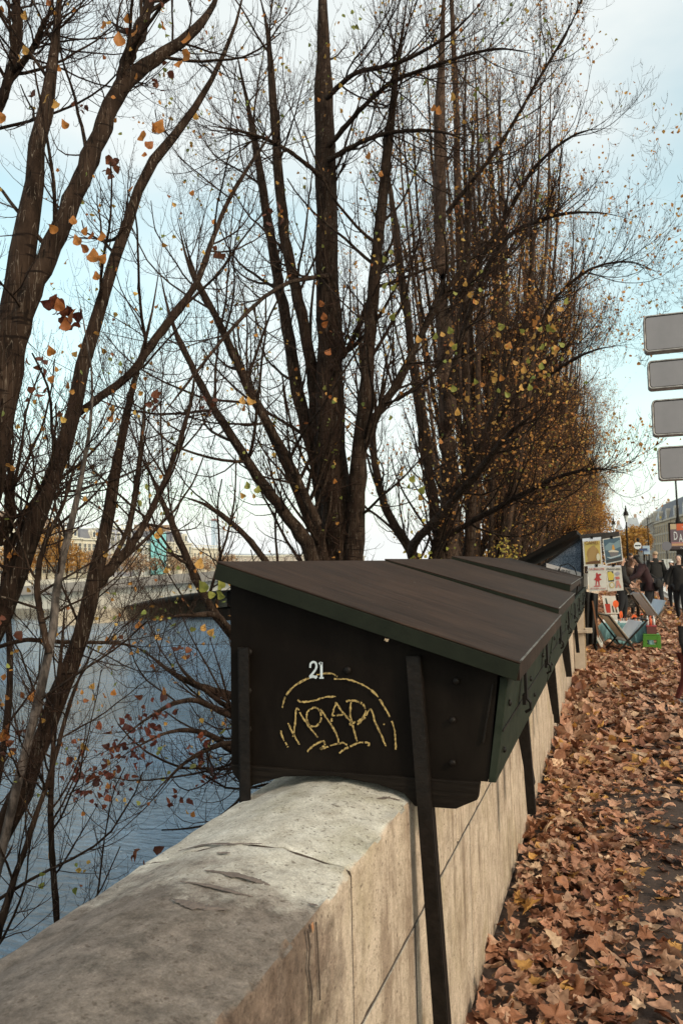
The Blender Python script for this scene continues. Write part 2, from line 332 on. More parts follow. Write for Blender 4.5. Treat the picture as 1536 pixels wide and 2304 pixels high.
# ------------------------------------------------------------------ the ground, the road, the river
def sheet(name, x0, x1, y0, y1, z, m, nx=1, ny=1):
    V = [(x0+(x1-x0)*i/nx, y0+(y1-y0)*j/ny, z) for j in range(ny+1) for i in range(nx+1)]
    Fc = [(j*(nx+1)+i, j*(nx+1)+i+1, (j+1)*(nx+1)+i+1, (j+1)*(nx+1)+i) for j in range(ny) for i in range(nx)]
    return mesh(name, V, Fc, m)
WX, BX = -.535, -1.05      # street face and river face of the parapet
def water_mat():
    m = bpy.data.materials.new('river_water'); m.use_nodes = True; t = m.node_tree; b = t.nodes['Principled BSDF']; lk = t.links.new
    b.inputs['Roughness'].default_value = .08; b.inputs['IOR'].default_value = 1.33; b.inputs['Base Color'].default_value = (.045, .085, .125, 1)
    b.inputs['Specular Tint'].default_value = (.82, .92, 1, 1)
    tc = t.nodes.new('ShaderNodeTexCoord')
    mp = t.nodes.new('ShaderNodeMapping'); mp.inputs['Scale'].default_value = (.55, 1.5, 1); mp.inputs['Rotation'].default_value = (0, 0, R(-32)); lk(tc.outputs['Object'], mp.inputs[0])
    n1 = t.nodes.new('ShaderNodeTexNoise'); n1.inputs['Scale'].default_value = 3.2; n1.inputs['Detail'].default_value = 6; n1.inputs['Roughness'].default_value = .55; n1.inputs['Distortion'].default_value = .4
    n2 = t.nodes.new('ShaderNodeTexNoise'); n2.inputs['Scale'].default_value = .12; n2.inputs['Detail'].default_value = 3
    lk(mp.outputs[0], n1.inputs[0]); lk(tc.outputs['Object'], n2.inputs[0])
    bp = t.nodes.new('ShaderNodeBump'); bp.inputs['Strength'].default_value = 1; bp.inputs['Distance'].default_value = .5
    lk(n1.outputs[0], bp.inputs['Height']); lk(bp.outputs[0], b.inputs['Normal'])
    r = t.nodes.new('ShaderNodeValToRGB'); r.color_ramp.elements[0].position = .35; r.color_ramp.elements[1].position = .65
    r.color_ramp.elements[0].color = (.15, .21, .27, 1); r.color_ramp.elements[1].color = (.19, .30, .43, 1)
    lk(n2.outputs[0], r.inputs[0]); lk(r.outputs[0], b.inputs['Base Color'])
    return m
tag(sheet('river', -145, -8.6, -200, 2500, -5, water_mat()), kind='structure')
tag(sheet('lower_quay', -8.6, BX+.1, -60, 900, -4.45, M_quay), kind='structure')
tag(MB().box(-8.75, -8.45, -60, 900, -5.6, -4.40).build('quay_edge', M_kerb), kind='structure')
tag(MB().box(-1.0, -.62, -60, 900, -4.6, -.06).build('embankment_wall', M_quay), kind='structure')
tag(sheet('ground', -2600, -144.8, -200, 4500, -1.2, M_earth), kind='structure')
tag(sheet('street_ground', -.62, 2600, -60, 4500, -.128, M_earth), kind='structure')
foot = tag(sheet('pavement', -.62, 2.1, -8, 400, 0, M_asphalt), kind='structure')
tag(MB().box(2.1, 2.26, -8, 400, -.12, .004).build('kerb', M_kerb, bevel=.01), kind='structure')
tag(sheet('road', 2.26, 12.5, -60, 420, -.12, M_road), kind='structure')
tag(MB().box(12.5, 20, -60, 420, -.12, 0).build('far_pavement', M_road), kind='structure')
zc = tag(empty('zebra_crossing', (0, 0, 0)), kind='structure')
for k in range(9):
    x0 = 2.6+k*1.1; sheet('stripe', x0, x0+.5, 40, 58, -.114, M_paint).parent = zc
tag(MB().box(-152, -144.6, -200, 2500, -5.5, -.9).build('far_quay_wall', mat('far_quay_stone', (.46, .41, .34), .9, c2=(.56, .51, .44), scale=.5, bump=.2)), kind='structure')

# ------------------------------------------------------------------ the stone parapet
wall = empty('parapet_wall', (-.78, 2, 0), 'weathered limestone river parapet with a rounded coping, running along the leafy pavement', 'wall')
def rounded_profile(x0, x1, z0, zl, zc_, zr, n=14):
    """coping section: left edge low, crown, right arris softened"""
    pts = [(x1, z0), (x1, zr-.012), (x1-.004, zr-.004), (x1-.014, zr)]
    for i in range(1, n):
        t = i/n; x = x1-.022+(x0+.03-(x1-.022))*t
        base = zr+(zl-zr)*t; pts.append((x, base+(zc_-(zr+zl)/2)*math.sin(math.pi*min(1, t*1.05))**1.0))
    pts += [(x0+.03, zl), (x0+.006, zl-.012), (x0, zl-.04), (x0, z0)]
    return pts
def stone_block(name, prof, y0, y1, m, parent, jit=.0025, segs=None):
    """a dressed stone: section swept along y with softened ends and slightly uneven arrises"""
    segs = segs or 10; n = len(prof); cx = sum(p[0] for p in prof)/n; cz = sum(p[1] for p in prof)/n
    ys = [y0, y0+.006]+[y0+.006+(y1-y0-.012)*i/segs for i in range(1, segs)]+[y1-.006, y1]
    V = []; Fc = []; ph = random.random()*9
    for k, y in enumerate(ys):
        s = 1 if 0 < k < len(ys)-1 else None
        for i, (x, z) in enumerate(prof):
            dx = dz = 0
            if s is None:
                l = math.hypot(x-cx, z-cz); dx, dz = -(x-cx)/l*.006, -(z-cz)/l*.006
            j = jit*math.sin(y*23+ph+i*1.7)+jit*.7*math.sin(y*57+i*2.9+ph)
            if jit > .002 and i in (1, 2, 3): j -= max(0, random.gauss(-.001, .0035))
            V.append((x+dx+j*.6, y, z+dz+j))
    for k in range(len(ys)-1):
        for i in range(n):
            Fc.append((k*n+i, k*n+(i+1) % n, (k+1)*n+(i+1) % n, (k+1)*n+i))
    Fc.append(tuple(range(n))[::-1]); Fc.append(tuple((len(ys)-1)*n+i for i in range(n)))
    o = mesh(name, V, Fc, m, parent); me = o.data
    me.polygons.foreach_set('use_smooth', [True]*len(me.polygons))
    bm = bmesh.new(); bm.from_mesh(me); bmesh.ops.recalc_face_normals(bm, faces=bm.faces)
    for e in bm.edges:
        if len(e.link_faces) == 2 and e.calc_face_angle() > R(40): e.smooth = False
    bm.to_mesh(me); bm.free()
    return o
cp = rounded_profile(BX, WX, .655, .95, 1.013, .985)
J = [-2.9, -1.78, -.66, .46, 1.585, 2.72, 3.86, 5.0, 6.12, 7.3, 8.4, 9.55, 10.7, 11.8, 12.95, 14.1]
for a, b in zip(J[:-1], J[1:]):
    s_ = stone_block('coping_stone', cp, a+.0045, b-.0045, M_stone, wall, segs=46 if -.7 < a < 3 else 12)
JL = [-2.3, -1.2, -.1, 1.0, 2.1, 2.95, 4.2, 5.3, 6.6, 7.7, 8.9, 10.0, 11.2, 12.4, 13.5, 14.1]
for a, b in zip(JL[:-1], JL[1:]):
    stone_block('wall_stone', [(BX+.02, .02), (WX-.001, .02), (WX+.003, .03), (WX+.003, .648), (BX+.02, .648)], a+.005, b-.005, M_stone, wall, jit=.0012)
cpm = [(x+(.008 if x < -.9 else -.009 if x > -.62 else 0), z-.010) for x, z in rounded_profile(BX, WX, .64, .95, 1.013, .985)]
stone_block('mortar_core', cpm, -2.9, 14.1, M_mortar, wall, jit=.0006, segs=90)
MB().box(BX+.035, WX-.009, -2.9, 14.1, -.05, .64).build('mortar_core', M_mortar, wall)
MB().box(BX+.02, WX+.001, -2.9, 14.1, .6485, .6545).build('bed_joint', M_mortar, wall)
tag(stone_block('far_wall_run', rounded_profile(BX, WX, -.05, .95, 1.013, .985, 6), 14.11, 130, M_stoneface, wall, jit=0, segs=12), kind='stuff')
cpj = [(x+(.003 if x < -.9 else -.002 if x > -.62 else 0), z-.0025) for x, z in rounded_profile(BX, WX, .655, .95, 1.013, .985)]
for a in J[1:-1]: stone_block('joint_mortar', cpj, a-.0052, a+.0052, M_mortar, wall, jit=.0004, segs=2)
for a in JL[1:-1]: MB().box(BX+.03, WX+.001, a-.0055, a+.0055, .0, .648).build('joint_mortar', M_mortar, wall)
# repaired mortar over the first joint and dark lichen blotches on the top
def topz(x): 
    t = (WX-.022-x)/(WX-.022-(BX+.03)); t = max(0, min(1, t)); return .985+(.95-.985)*t+(1.013-.9675)*math.sin(math.pi*min(1, t*1.05))
def blotch(name, path, wdt, m, seed):
    rr = random.Random(seed); V = []; Fc = []; n = len(path)*8
    P = []
    for i in range(n+1):
        t = i/n*(len(path)-1); k = min(int(t), len(path)-2); u = t-k
        P.append((path[k][0]*(1-u)+path[k+1][0]*u, path[k][1]*(1-u)+path[k+1][1]*u))
    ww = .5
    for i, (x, y) in enumerate(P):
        env = math.sin(math.pi*i/n)**.45 if 0 < i < n else 0.02
        ww = .6*ww+.4*rr.uniform(.35, 1.25)
        d = (P[min(i+1, n)][0]-P[max(i-1, 0)][0], P[min(i+1, n)][1]-P[max(i-1, 0)][1]); l = math.hypot(*d) or 1
        nx, ny = -d[1]/l, d[0]/l
        for s in (-1, 0, 1):
            o = s*wdt*ww*env*(1+.25*rr.uniform(-1, 1)); xx = x+nx*o; yy = y+ny*o
            V.append((xx, yy, topz(xx)+(.0042 if s == 0 else .0030)))
    for i in range(n):
        for s in (0, 1): Fc.append((i*3+s, i*3+s+1, i*3+4+s, i*3+3+s))
    return mesh(name, V, Fc, m, wall)
def zt(px, py): 
    p = on_z(px, py, 1.0); p = on_z(px, py, topz(p.x)+.003); return (p.x, p.y)
blotch('lichen_stain', [zt(460, 1961), zt(520, 1966), zt(575, 1977), zt(608, 1990)], .011, M_stain, 1)
blotch('lichen_stain', [zt(405, 1987), zt(470, 1993), zt(530, 2006), zt(570, 2015)], .006, M_stain, 2)
blotch('lichen_stain', [zt(388, 2025), zt(430, 2036), zt(470, 2040), zt(512, 2043)], .013, M_stain, 3)
blotch('lichen_stain', [zt(400, 1903), zt(460, 1898), zt(520, 1902), zt(590, 1899)], .007, M_stain, 4)
blotch('lichen_stain', [zt(488, 1922), zt(505, 1921), zt(518, 1922)], .006, M_stain, 5)
blotch('lichen_stain', [zt(848, 1797), zt(870, 1795), zt(900, 1800)], .007, M_stain, 6)
blotch('lichen_stain', [zt(695, 2033), zt(715, 2038)], .006, M_stain, 7)
# cracks and an iron rust mark on the street face of the nearest stone
def facemark(name, pts, wdt, m, prnt, X=WX+.0035):
    mbb = MB()
    for (a, b) in zip(pts[:-1], pts[1:]):
        A, B = on_x(*a, X), on_x(*b, X); mbb.bar(A, B, wdt*random.uniform(.6, 1.3), .002, up=(1, 0, 0))
    return mbb.build(name, m, prnt)
facemark('crack', [(692, 2092), (697, 2130), (694, 2180), (702, 2230), (699, 2304)], .004, M_mortar, wall)
facemark('crack', [(711, 2075), (714, 2120), (717, 2180), (720, 2250)], .003, M_mortar, wall)
facemark('rust_mark', [(702, 2078), (704, 2096)], .012, mat('rust', (.42, .15, .05), .9, c2=(.3, .2, .13), scale=60), wall)

# ------------------------------------------------------------------ bookseller boxes
def ribbon(name, strokes, wdt, m, parent, Y, seed=3, conv=None, ragged=.55):
    rr = random.Random(seed); V = []; Fc = []
    for st in strokes:
        P = [on_y(*(conv(p) if conv else p), Y) for p in st]; Q = []
        for i in range(len(P)-1):
            p0, p1, p2, p3 = P[max(i-1, 0)], P[i], P[i+1], P[min(i+2, len(P)-1)]
            for k in range(7):
                t = k/7; Q.append(.5*((2*p1)+(-p0+p2)*t+(2*p0-5*p1+4*p2-p3)*t*t+(-p0+3*p1-3*p2+p3)*t**3))
        Q.append(P[-1]); b = len(V); gap = 0
        for i, q in enumerate(Q):
            d = (Q[min(i+1, len(Q)-1)]-Q[max(i-1, 0)]); d.y = 0; d.normalize(); nrm = Vector((-d.z, 0, d.x))
            a = wdt*(1+ragged*rr.uniform(-1, 1)); c = wdt*(1+ragged*rr.uniform(-1, 1))
            V += [q+nrm*a, q-nrm*c]
            if i and rr.random() > .04*ragged/.35: Fc.append((b+2*i-2, b+2*i-1, b+2*i+1, b+2*i))
    return mesh(name, V, Fc, m, parent)
def bolts(pts, parent, r=.008, axis='y', m=None):
    for p in pts:
        q = MB(); V = Vector(p); n = Vector((0, -1, 0)) if axis == 'y' else Vector((1, 0, 0))
        q.tube([V, V+n*.003, V+n*.006, V+n*.0075], [r, r, r*.75, r*.2], 8); q.build('bolt', m or M_iron, parent, smooth=True)
def book_box(Y0, Y1, fx=-.225, fz=1.364, rx=-1.083, rz=1.637, label='', first=False, skirt=.052):
    """box standing on the coping: sloped roof, end panels, front and back boards, brackets"""
    t = empty('bookseller_box', (-.65, Y0, 1.0), label, 'bookstall box', 'closed bookseller boxes on the parapet')
    sl = (rz-fz)/(rx-fx)                       # dz/dx
    zr = lambda x: fz+(x-fx)*sl
    y0, y1 = Y0+.055, Y1-.015
    # roof: folded sheet with a hanging edge all round
    q = MB(); q.prism([(fx, fz-.006), (fx, fz), (rx, rz), (rx, rz-.006)], Y0, Y1); q.build('roof', M_roof, t, bevel=.003)
    q = MB(); k = .007
    q.poly([(fx-.001, Y0+.0, fz-.0065), (rx+.001, Y0, rz-.0065), (rx+.001-.010, Y0, rz-skirt), (fx-.012, Y0, fz-skirt+.004),
            (fx-.001, Y0+k, fz-.0065), (rx+.001, Y0+k, rz-.0065), (rx+.001-.010, Y0+k, rz-skirt), (fx-.012, Y0+k, fz-skirt+.004)],
           [(0,3,2,1),(4,5,6,7),(0,1,5,4),(1,2,6,5),(2,3,7,6),(3,0,4,7)])
    q.build('roof_skirt', M_trim, t, bevel=.0015)
    q = MB(); q.box(fx-.012, fx-.004, Y0+k+.001, Y1, fz-skirt+.004, fz-.008); q.build('front_skirt', M_roof, t)
    q = MB(); q.box(rx+.004, rx+.012, Y0+k+.001, Y1, rz-skirt, rz-.008); q.build('back_skirt', M_trim, t)
    q = MB(); q.bar((fx-.001, Y0+.02, fz+.0008), (fx-.001, Y1-.02, fz+.0008), .0055, .002); q.build('pale_edge', M_edge, t)  # thin pale strip along the front edge of the roof
    # end panel (sheet metal over boards), with slight buckles
    def end(y, nm, m):
        bl = [(-1.068, 1.045), (-.324, 1.046), (-.284, zr(-.284)-.012), (-1.066, zr(-1.066)-.012)]
        nx, nz = 22, 14; V = []; Fc = []
        for j in range(nz+1):
            for i in range(nx+1):
                u, v = i/nx, j/nz
                xb = bl[0][0]*(1-u)+bl[1][0]*u; zb = bl[0][1]*(1-u)+bl[1][1]*u
                xt = bl[3][0]*(1-u)+bl[2][0]*u; zt_ = bl[3][1]*(1-u)+bl[2][1]*u
                x = xb*(1-v)+xt*v; z = zb*(1-v)+zt_*v
                buck = .007*math.exp(-((x+.98)**2/.012+(z-1.47+.25*(x+.98))**2/.0009))-.004*math.exp(-((x+.85)**2/.03+(z-1.41)**2/.0006))
                buck += .0012*math.sin(x*19+z*11)*math.sin(z*13)
                if abs(u-.0) < 1e-6 or abs(u-1) < 1e-6: buck = 0
                V.append((x, y-buck-.002, z))
        for j in range(nz):
            for i in range(nx): Fc.append((j*(nx+1)+i, j*(nx+1)+i+1, (j+1)*(nx+1)+i+1, (j+1)*(nx+1)+i))
        return mesh(nm, V, Fc, m, t, smooth=True)
    end(y0, 'end_panel', M_panel)
    q = MB(); q.prism([(-1.067, 1.046), (-.326, 1.047), (-.286, zr(-.286)-.013), (-1.065, zr(-1.065)-.013)], y0+.001, y1); q.build('body', M_board, t)
    # lower board lying over the coping, chamfered at both ends
    q = MB(); q.prism([(-1.066, 1.0455), (-1.060, 1.02), (-1.018, .975), (-1.0, .99), (-.9, 1.022), (-.75, 1.034), (-.62, 1.02), (-.55, 1.002), (-.52, .97), (-.41, .972), (-.352, 1.0), (-.345, 1.0455)], y0-.012, y0+.02); q.build('lower_board', M_board, t, bevel=.003)
    q = MB(); q.prism([(-1.02, 1.0455), (-1.02, .98), (-.36, .98), (-.36, 1.0455)], y1-.03, y1); q.build('lower_board', M_board, t)
    # front: green boards, slightly leaning in towards the bottom
    q = MB(); q.poly([(-.283, y0-.008, 1.318), (-.262, y0-.008, 1.318), (-.303, y0-.008, 1.046), (-.323, y0-.008, 1.046),
                      (-.283, y1, 1.318), (-.262, y1, 1.318), (-.303, y1, 1.046), (-.323, y1, 1.046)],
                     [(0,3,2,1),(4,5,6,7),(0,1,5,4),(1,2,6,5),(2,3,7,6),(3,0,4,7)]); q.build('front_board', M_green, t, bevel=.002)
    for zz in (1.18,):
        q = MB(); q.bar((-.2815, y0-.004, zz), (-.2815, y1, zz), .003, .006); q.build('board_seam', M_iron, t)
    # hasps and hinge straps on the front
    L_ = Y1-Y0
    for f in (.24, .72):
        yy = Y0+L_*f; q = MB(); q.box(-.262, -.254, yy-.016, yy+.016, 1.20, 1.30); q.box(-.268, -.258, yy-.02, yy+.02, 1.185, 1.215)
        q.tube([(-.258, yy, 1.205), (-.246, yy, 1.19), (-.246, yy, 1.17), (-.262, yy, 1.16)], .005, 6); q.build('hasp', M_iron, t)
    bolts([(-.272, Y0+.12+L_*f, 1.24-.02*(k_ % 2)) for k_, f in enumerate((0, .33, .62))], t, .009, 'x')
    bolts([(-.288, Y0+.1+L_*f, 1.12) for f in (0, .5)], t, .008, 'x')
    if first:
        q = MB(); q.poly([(-.305, y0-.012, 1.30), (-.300, y0-.012, 1.30), (-.330, y0-.012, 1.145), (-.335, y0-.012, 1.150)] +
                         [(-.305, y0-.006, 1.30), (-.300, y0-.006, 1.30), (-.330, y0-.006, 1.145), (-.335, y0-.006, 1.150)],
                         [(0,3,2,1),(4,5,6,7),(0,1,5,4),(1,2,6,5),(2,3,7,6),(3,0,4,7)]); q.build('recess_shade', M_iron, t, bevel=.002)  # thin dark strip standing in for the shade of a narrow recess
        bolts([on_y(782, 1508, y0-.004)], t, .011)
        bolts([on_y(px, py, y0-.010) for px, py in ((1018, 1620), (1018, 1716), (1026, 1532))], t, .009)
        bolts([on_y(px, py, y0-.010) for px, py in ((561, 1467), (560, 1554), (560, 1640))], t, .010)
        cv = lambda p: (460+p[0]*880/1536, 1200+p[1]*700/1222)
        st = [[(305,685),(318,642),(350,602),(400,572),(425,563)], [(440,556),(490,549),(522,562)], [(508,572),(560,574),(620,594),(670,630),(706,682),(735,737),(748,792),(750,850)],
              [(300,775),(308,805),(328,840)],
              [(373,830),(350,790),(328,745)], [(349,800),(356,745),(362,688),(385,722),(415,765),(445,802)],
              [(428,684),(405,700),(402,730),(415,755),(440,755),(456,735),(455,705),(440,686),(428,684)],
              [(365,655),(385,663),(440,655),(465,645),(515,641)], [(455,690),(480,728),(505,765),(522,800),(528,830)],
              [(517,664),(505,700),(498,740)], [(518,666),(540,700),(570,735),(578,755)], [(500,716),(525,714),(548,710)],
              [(555,660),(590,657),(618,668)], [(575,662),(572,710),(585,770),(600,822)], [(622,670),(632,700),(612,732),(568,750)],
              [(600,752),(630,722),(652,690),(668,735),(690,785),(712,836)], [(702,748),(706,752)],
              [(403,857),(432,832),(465,816),(472,832),(455,848),(500,832),(540,824),(560,832)], [(528,862),(565,840),(610,822),(645,824),(641,836)]]
        ribbon('chalk_graffiti', st, .0024, M_chalk, t, y0-.0075, conv=cv)
        # the stencilled number 21
        d2 = [[(415,528),(417,512),(428,505),(438,512),(438,530),(427,547),(413,563)]]
        ribbon('stencil_number', [[cv(p) for p in s] for s in d2], .0030, M_white, t, y0-.0085, ragged=.06)
        ribbon('stencil_number', [[cv((412,566)),cv((425,562)),cv((440,567))], [cv((459,506)),cv((459,535)),cv((459,566))], [cv((450,514)),cv((459,508))]], .0036, M_white, t, y0-.0086, ragged=.06)
        ribbon('stencil_number', [[cv((451,568)),cv((468,568))], [cv((439,558)),cv((441,567))]], .0022, M_white, t, y0-.0087, ragged=.06)
        ribbon('paint_chip', [[(865,1438),(873,1442)]], .004, M_wood, t, Y0-.004)
    # angle-iron brackets: street side long, river side short
    def bracket(yy, nm='bracket'):
        q = MB(); a, b = Vector((-.512, yy, 1.37)), Vector((-.452, yy, .20)) if first else Vector((-.40, yy, .56))
        q.bar(a, b, .036, .006, up=(0, 1, 0)); q.bar(a+Vector((.018, .02, 0)), b+Vector((.018, .02, 0)), .005, .04, up=(0, 1, 0)); q.build(nm, M_iron, t, bevel=.001)
    bracket(Y0+.030)
    q = MB(); q.bar((-1.012, Y0+.030, 1.385), (-1.012, Y0+.030, .93), .03, .006, up=(0, 1, 0)); q.bar((-1.03, Y0+.05, 1.385), (-1.03, Y0+.05, .93), .005, .04, up=(0, 1, 0)); q.build('bracket', M_iron, t)
    # far pair hangs below the front
    q = MB(); q.bar((-.40, Y1-.20, 1.06), (-.375, Y1-.20, .50+.05*(Y0 > 3)+.05*(Y0 > 5)), .034, .006, up=(0, 1, 0)); q.bar((-.383, Y1-.18, 1.06), (-.358, Y1-.18, .50+.05*(Y0 > 3)+.05*(Y0 > 5)), .005, .04, up=(0, 1, 0)); q.build('bracket', M_iron, t)
    return t
b1 = book_box(2.03, 3.80, label='nearest dark green bookseller box, chalk graffiti and a white number 21 on its end', first=True)
b2 = book_box(3.82, 5.58, fx=-.235, fz=1.392, rz=1.645, label='second closed bookseller box from the camera, its roof edge slightly raised')
b3 = book_box(5.60, 7.35, fx=-.262, fz=1.450, rz=1.665, label='third closed bookseller box from the camera, with the highest brown roof')
b4 = book_box(7.40, 9.20, fx=-.295, fz=1.425, rz=1.655, label='last closed bookseller box before the open stall')
q = MB(); q.prism([(-.60, 1.520), (-.285, 1.437), (-.278, 1.40), (-.271, 1.38), (-.262, 1.40), (-.270, 1.452), (-.60, 1.545)], 7.30, 7.62)
tag(q.build('roof_tarpaulin', M_roof), 'small folded brown tarpaulin lapped over the front roof corner of the far boxes', 'tarpaulin')
tag(MB().tube([(-.52, 8.6, 1.50), (-.5, 8.62, 1.56), (-.42, 8.64, 1.58), (-.36, 8.66, 1.53), (-.34, 8.66, 1.46)], .006, 6).build('cable_loop', M_iron), 'thin black cable loop lying over the farthest closed box roof', 'cable')

# ------------------------------------------------------------------ trees
def leaf_shape(kind, rr):
    """unit leaf (length 1, lying in xy, tip +y): list of verts, triangles"""
    if kind == 'poplar':
        out = [(0, 0), (.22, .02), (.42, .16), (.46, .34), (.30, .60), (.12, .84), (0, 1.0), (-.12, .84), (-.30, .60), (-.46, .34), (-.42, .16), (-.22, .02)]
        out = [(x*rr.uniform(.9, 1.1), y) for x, y in out]
    else:   # plane tree / maple hand-shaped leaf
        lob = [(0, .0), (.16, -.04), (.30, .02), (.52, -.04), (.44, .14), (.62, .22), (.72, .40), (.50, .40), (.42, .48), (.36, .52), (.40, .70), (.26, .66), (.16, .84), (0, 1.08)]
        out = [(x*rr.uniform(.9, 1.12), y*rr.uniform(.93, 1.07)) for x, y in lob]
        left = [(-x*rr.uniform(.85, 1.1), y*rr.uniform(.93, 1.07)) for x, y in lob[1:-1]][::-1]
        out = out+left
    c = (0, .38); n = len(out)
    V = [(*c, 0)]; k = rr.uniform(.45, .6)
    V += [(c[0]+(x-c[0])*k, c[1]+(y-c[1])*k, 0) for x, y in out]+[(x, y, 0) for x, y in out]
    T = []
    for i in range(n):
        j = (i+1) % n
        T += [(0, 1+i, 1+j), (1+i, 1+n+i, 1+n+j), (1+i, 1+n+j, 1+j)]
    fold = rr.uniform(.1, .55); curl = rr.uniform(-.5, .9); roll = rr.uniform(-.35, .35); ph = rr.uniform(0, 6)
    V2 = []
    for x, y, z in V:
        z = fold*abs(x)*.8 + curl*(y-.4)**2*.8 + roll*x*(y-.3) + .07*math.sin(9*x+ph)*math.cos(7*y+ph) + .10*math.sin(4.3*math.atan2(y-.3, x)+ph)*math.hypot(x, y-.38)
        V2.append((x*(1-.25*fold), y, z))
    return np.array(V2), np.array(T)
def simple_leaf(rr):
    V = np.array([(0, 0, 0), (.42, .22, .10), (.30, .62, .08), (0, 1, 0), (-.30, .62, .08), (-.42, .22, .10), (0, .4, -.03)]); V[:, 2] *= rr.uniform(-1.2, 2)
    V[3, 2] += rr.uniform(-.2, .3)
    return V, np.array([(6, 0, 1), (6, 1, 2), (6, 2, 3), (6, 3, 4), (6, 4, 5), (6, 5, 0)])
def rot_mats(a, b, c):
    ca, sa, cb, sb, cc, sc = np.cos(a), np.sin(a), np.cos(b), np.sin(b), np.cos(c), np.sin(c)
    Rz = np.zeros((len(a), 3, 3)); Rx = Rz.copy(); Rz2 = Rz.copy()
    Rz[:, 0, 0] = ca; Rz[:, 0, 1] = -sa; Rz[:, 1, 0] = sa; Rz[:, 1, 1] = ca; Rz[:, 2, 2] = 1
    Rx[:, 0, 0] = 1; Rx[:, 1, 1] = cb; Rx[:, 1, 2] = -sb; Rx[:, 2, 1] = sb; Rx[:, 2, 2] = cb
    Rz2[:, 0, 0] = cc; Rz2[:, 0, 1] = -sc; Rz2[:, 1, 0] = sc; Rz2[:, 1, 1] = cc; Rz2[:, 2, 2] = 1
    return Rz @ Rx @ Rz2
def scatter(name, shapes, pos, rot, size, col, m, parent=None):
    Vs, Ts, Cs, b = [], [], [], 0; n = len(pos); which = rng.integers(0, len(shapes), n)
    for k, (V, T) in enumerate(shapes):
        ii = np.where(which == k)[0]
        if not len(ii): continue
        W = np.einsum('nij,vj->nvi', rot[ii], V)*size[ii][:, None, None]+pos[ii][:, None, :]
        Vs.append(W.reshape(-1, 3)); nv = len(V)
        Ts.append((T[None]+(np.arange(len(ii))*nv)[:, None, None]+b).reshape(-1, 3)); b += nv*len(ii)
        Cs.append(np.repeat(col[ii], nv, axis=0))
    return fast_mesh(name, np.concatenate(Vs), np.concatenate(Ts), m, parent, smooth=False, col=np.concatenate(Cs))

def resample(pts, rad, K):
    pts = np.array(pts, float); rad = np.array(rad, float)
    n = len(pts); P = []; Rr = []; tipend = rad[-1] < .12
    for i in range(n-1):
        p0, p1, p2, p3 = pts[max(i-1, 0)], pts[i], pts[i+1], pts[min(i+2, n-1)]
        for k in range(8):
            t = k/8; P.append(.5*((2*p1)+(-p0+p2)*t+(2*p0-5*p1+4*p2-p3)*t*t+(-p0+3*p1-3*p2+p3)*t**3)); Rr.append(rad[i]*(1-t)+rad[i+1]*t)
    P.append(pts[-1]); Rr.append(rad[-1]); P = np.array(P); Rr = np.array(Rr)
    s = np.concatenate([[0], np.cumsum(np.linalg.norm(np.diff(P, axis=0), axis=1))]); q = np.linspace(0, s[-1], K)
    Ro = np.interp(q, s, Rr)*(np.clip((1-q/s[-1])/.22, .10, 1) if tipend else 1)
    return np.stack([np.interp(q, s, P[:, j]) for j in range(3)], 1), Ro
def tubes_np(P, Rd, sides):
    """P (N,K,3), Rd (N,K) -> verts, quads"""
    N_, K, _ = P.shape
    T = np.empty_like(P); T[:, 1:-1] = P[:, 2:]-P[:, :-2]; T[:, 0] = P[:, 1]-P[:, 0]; T[:, -1] = P[:, -1]-P[:, -2]
    T /= np.linalg.norm(T, axis=2, keepdims=True)+1e-9
    ref = np.where(np.abs(T[:, :1, 2:3]) < .8, np.array([[[0, 0, 1.]]]), np.array([[[1., 0, 0]]])); ref = np.broadcast_to(ref, P.shape)
    X = np.cross(T, ref); X /= np.linalg.norm(X, axis=2, keepdims=True)+1e-9; Y = np.cross(T, X)
    a = np.linspace(0, 2*np.pi, sides, endpoint=False)
    V = P[:, :, None, :]+(X[:, :, None, :]*np.cos(a)[None, None, :, None]+Y[:, :, None, :]*np.sin(a)[None, None, :, None])*Rd[:, :, None, None]
    V = V.reshape(-1, 3)
    i = np.arange(N_)[:, None, None]*K*sides; k = np.arange(K-1)[None, :, None]*sides; s = np.arange(sides)[None, None, :]; s2 = (s+1) % sides
    q = np.stack([i+k+s, i+k+s2, i+k+sides+s2, i+k+sides+s], -1).reshape(-1, 4)
    return V, q
UP = np.array([0, 0, 1.])
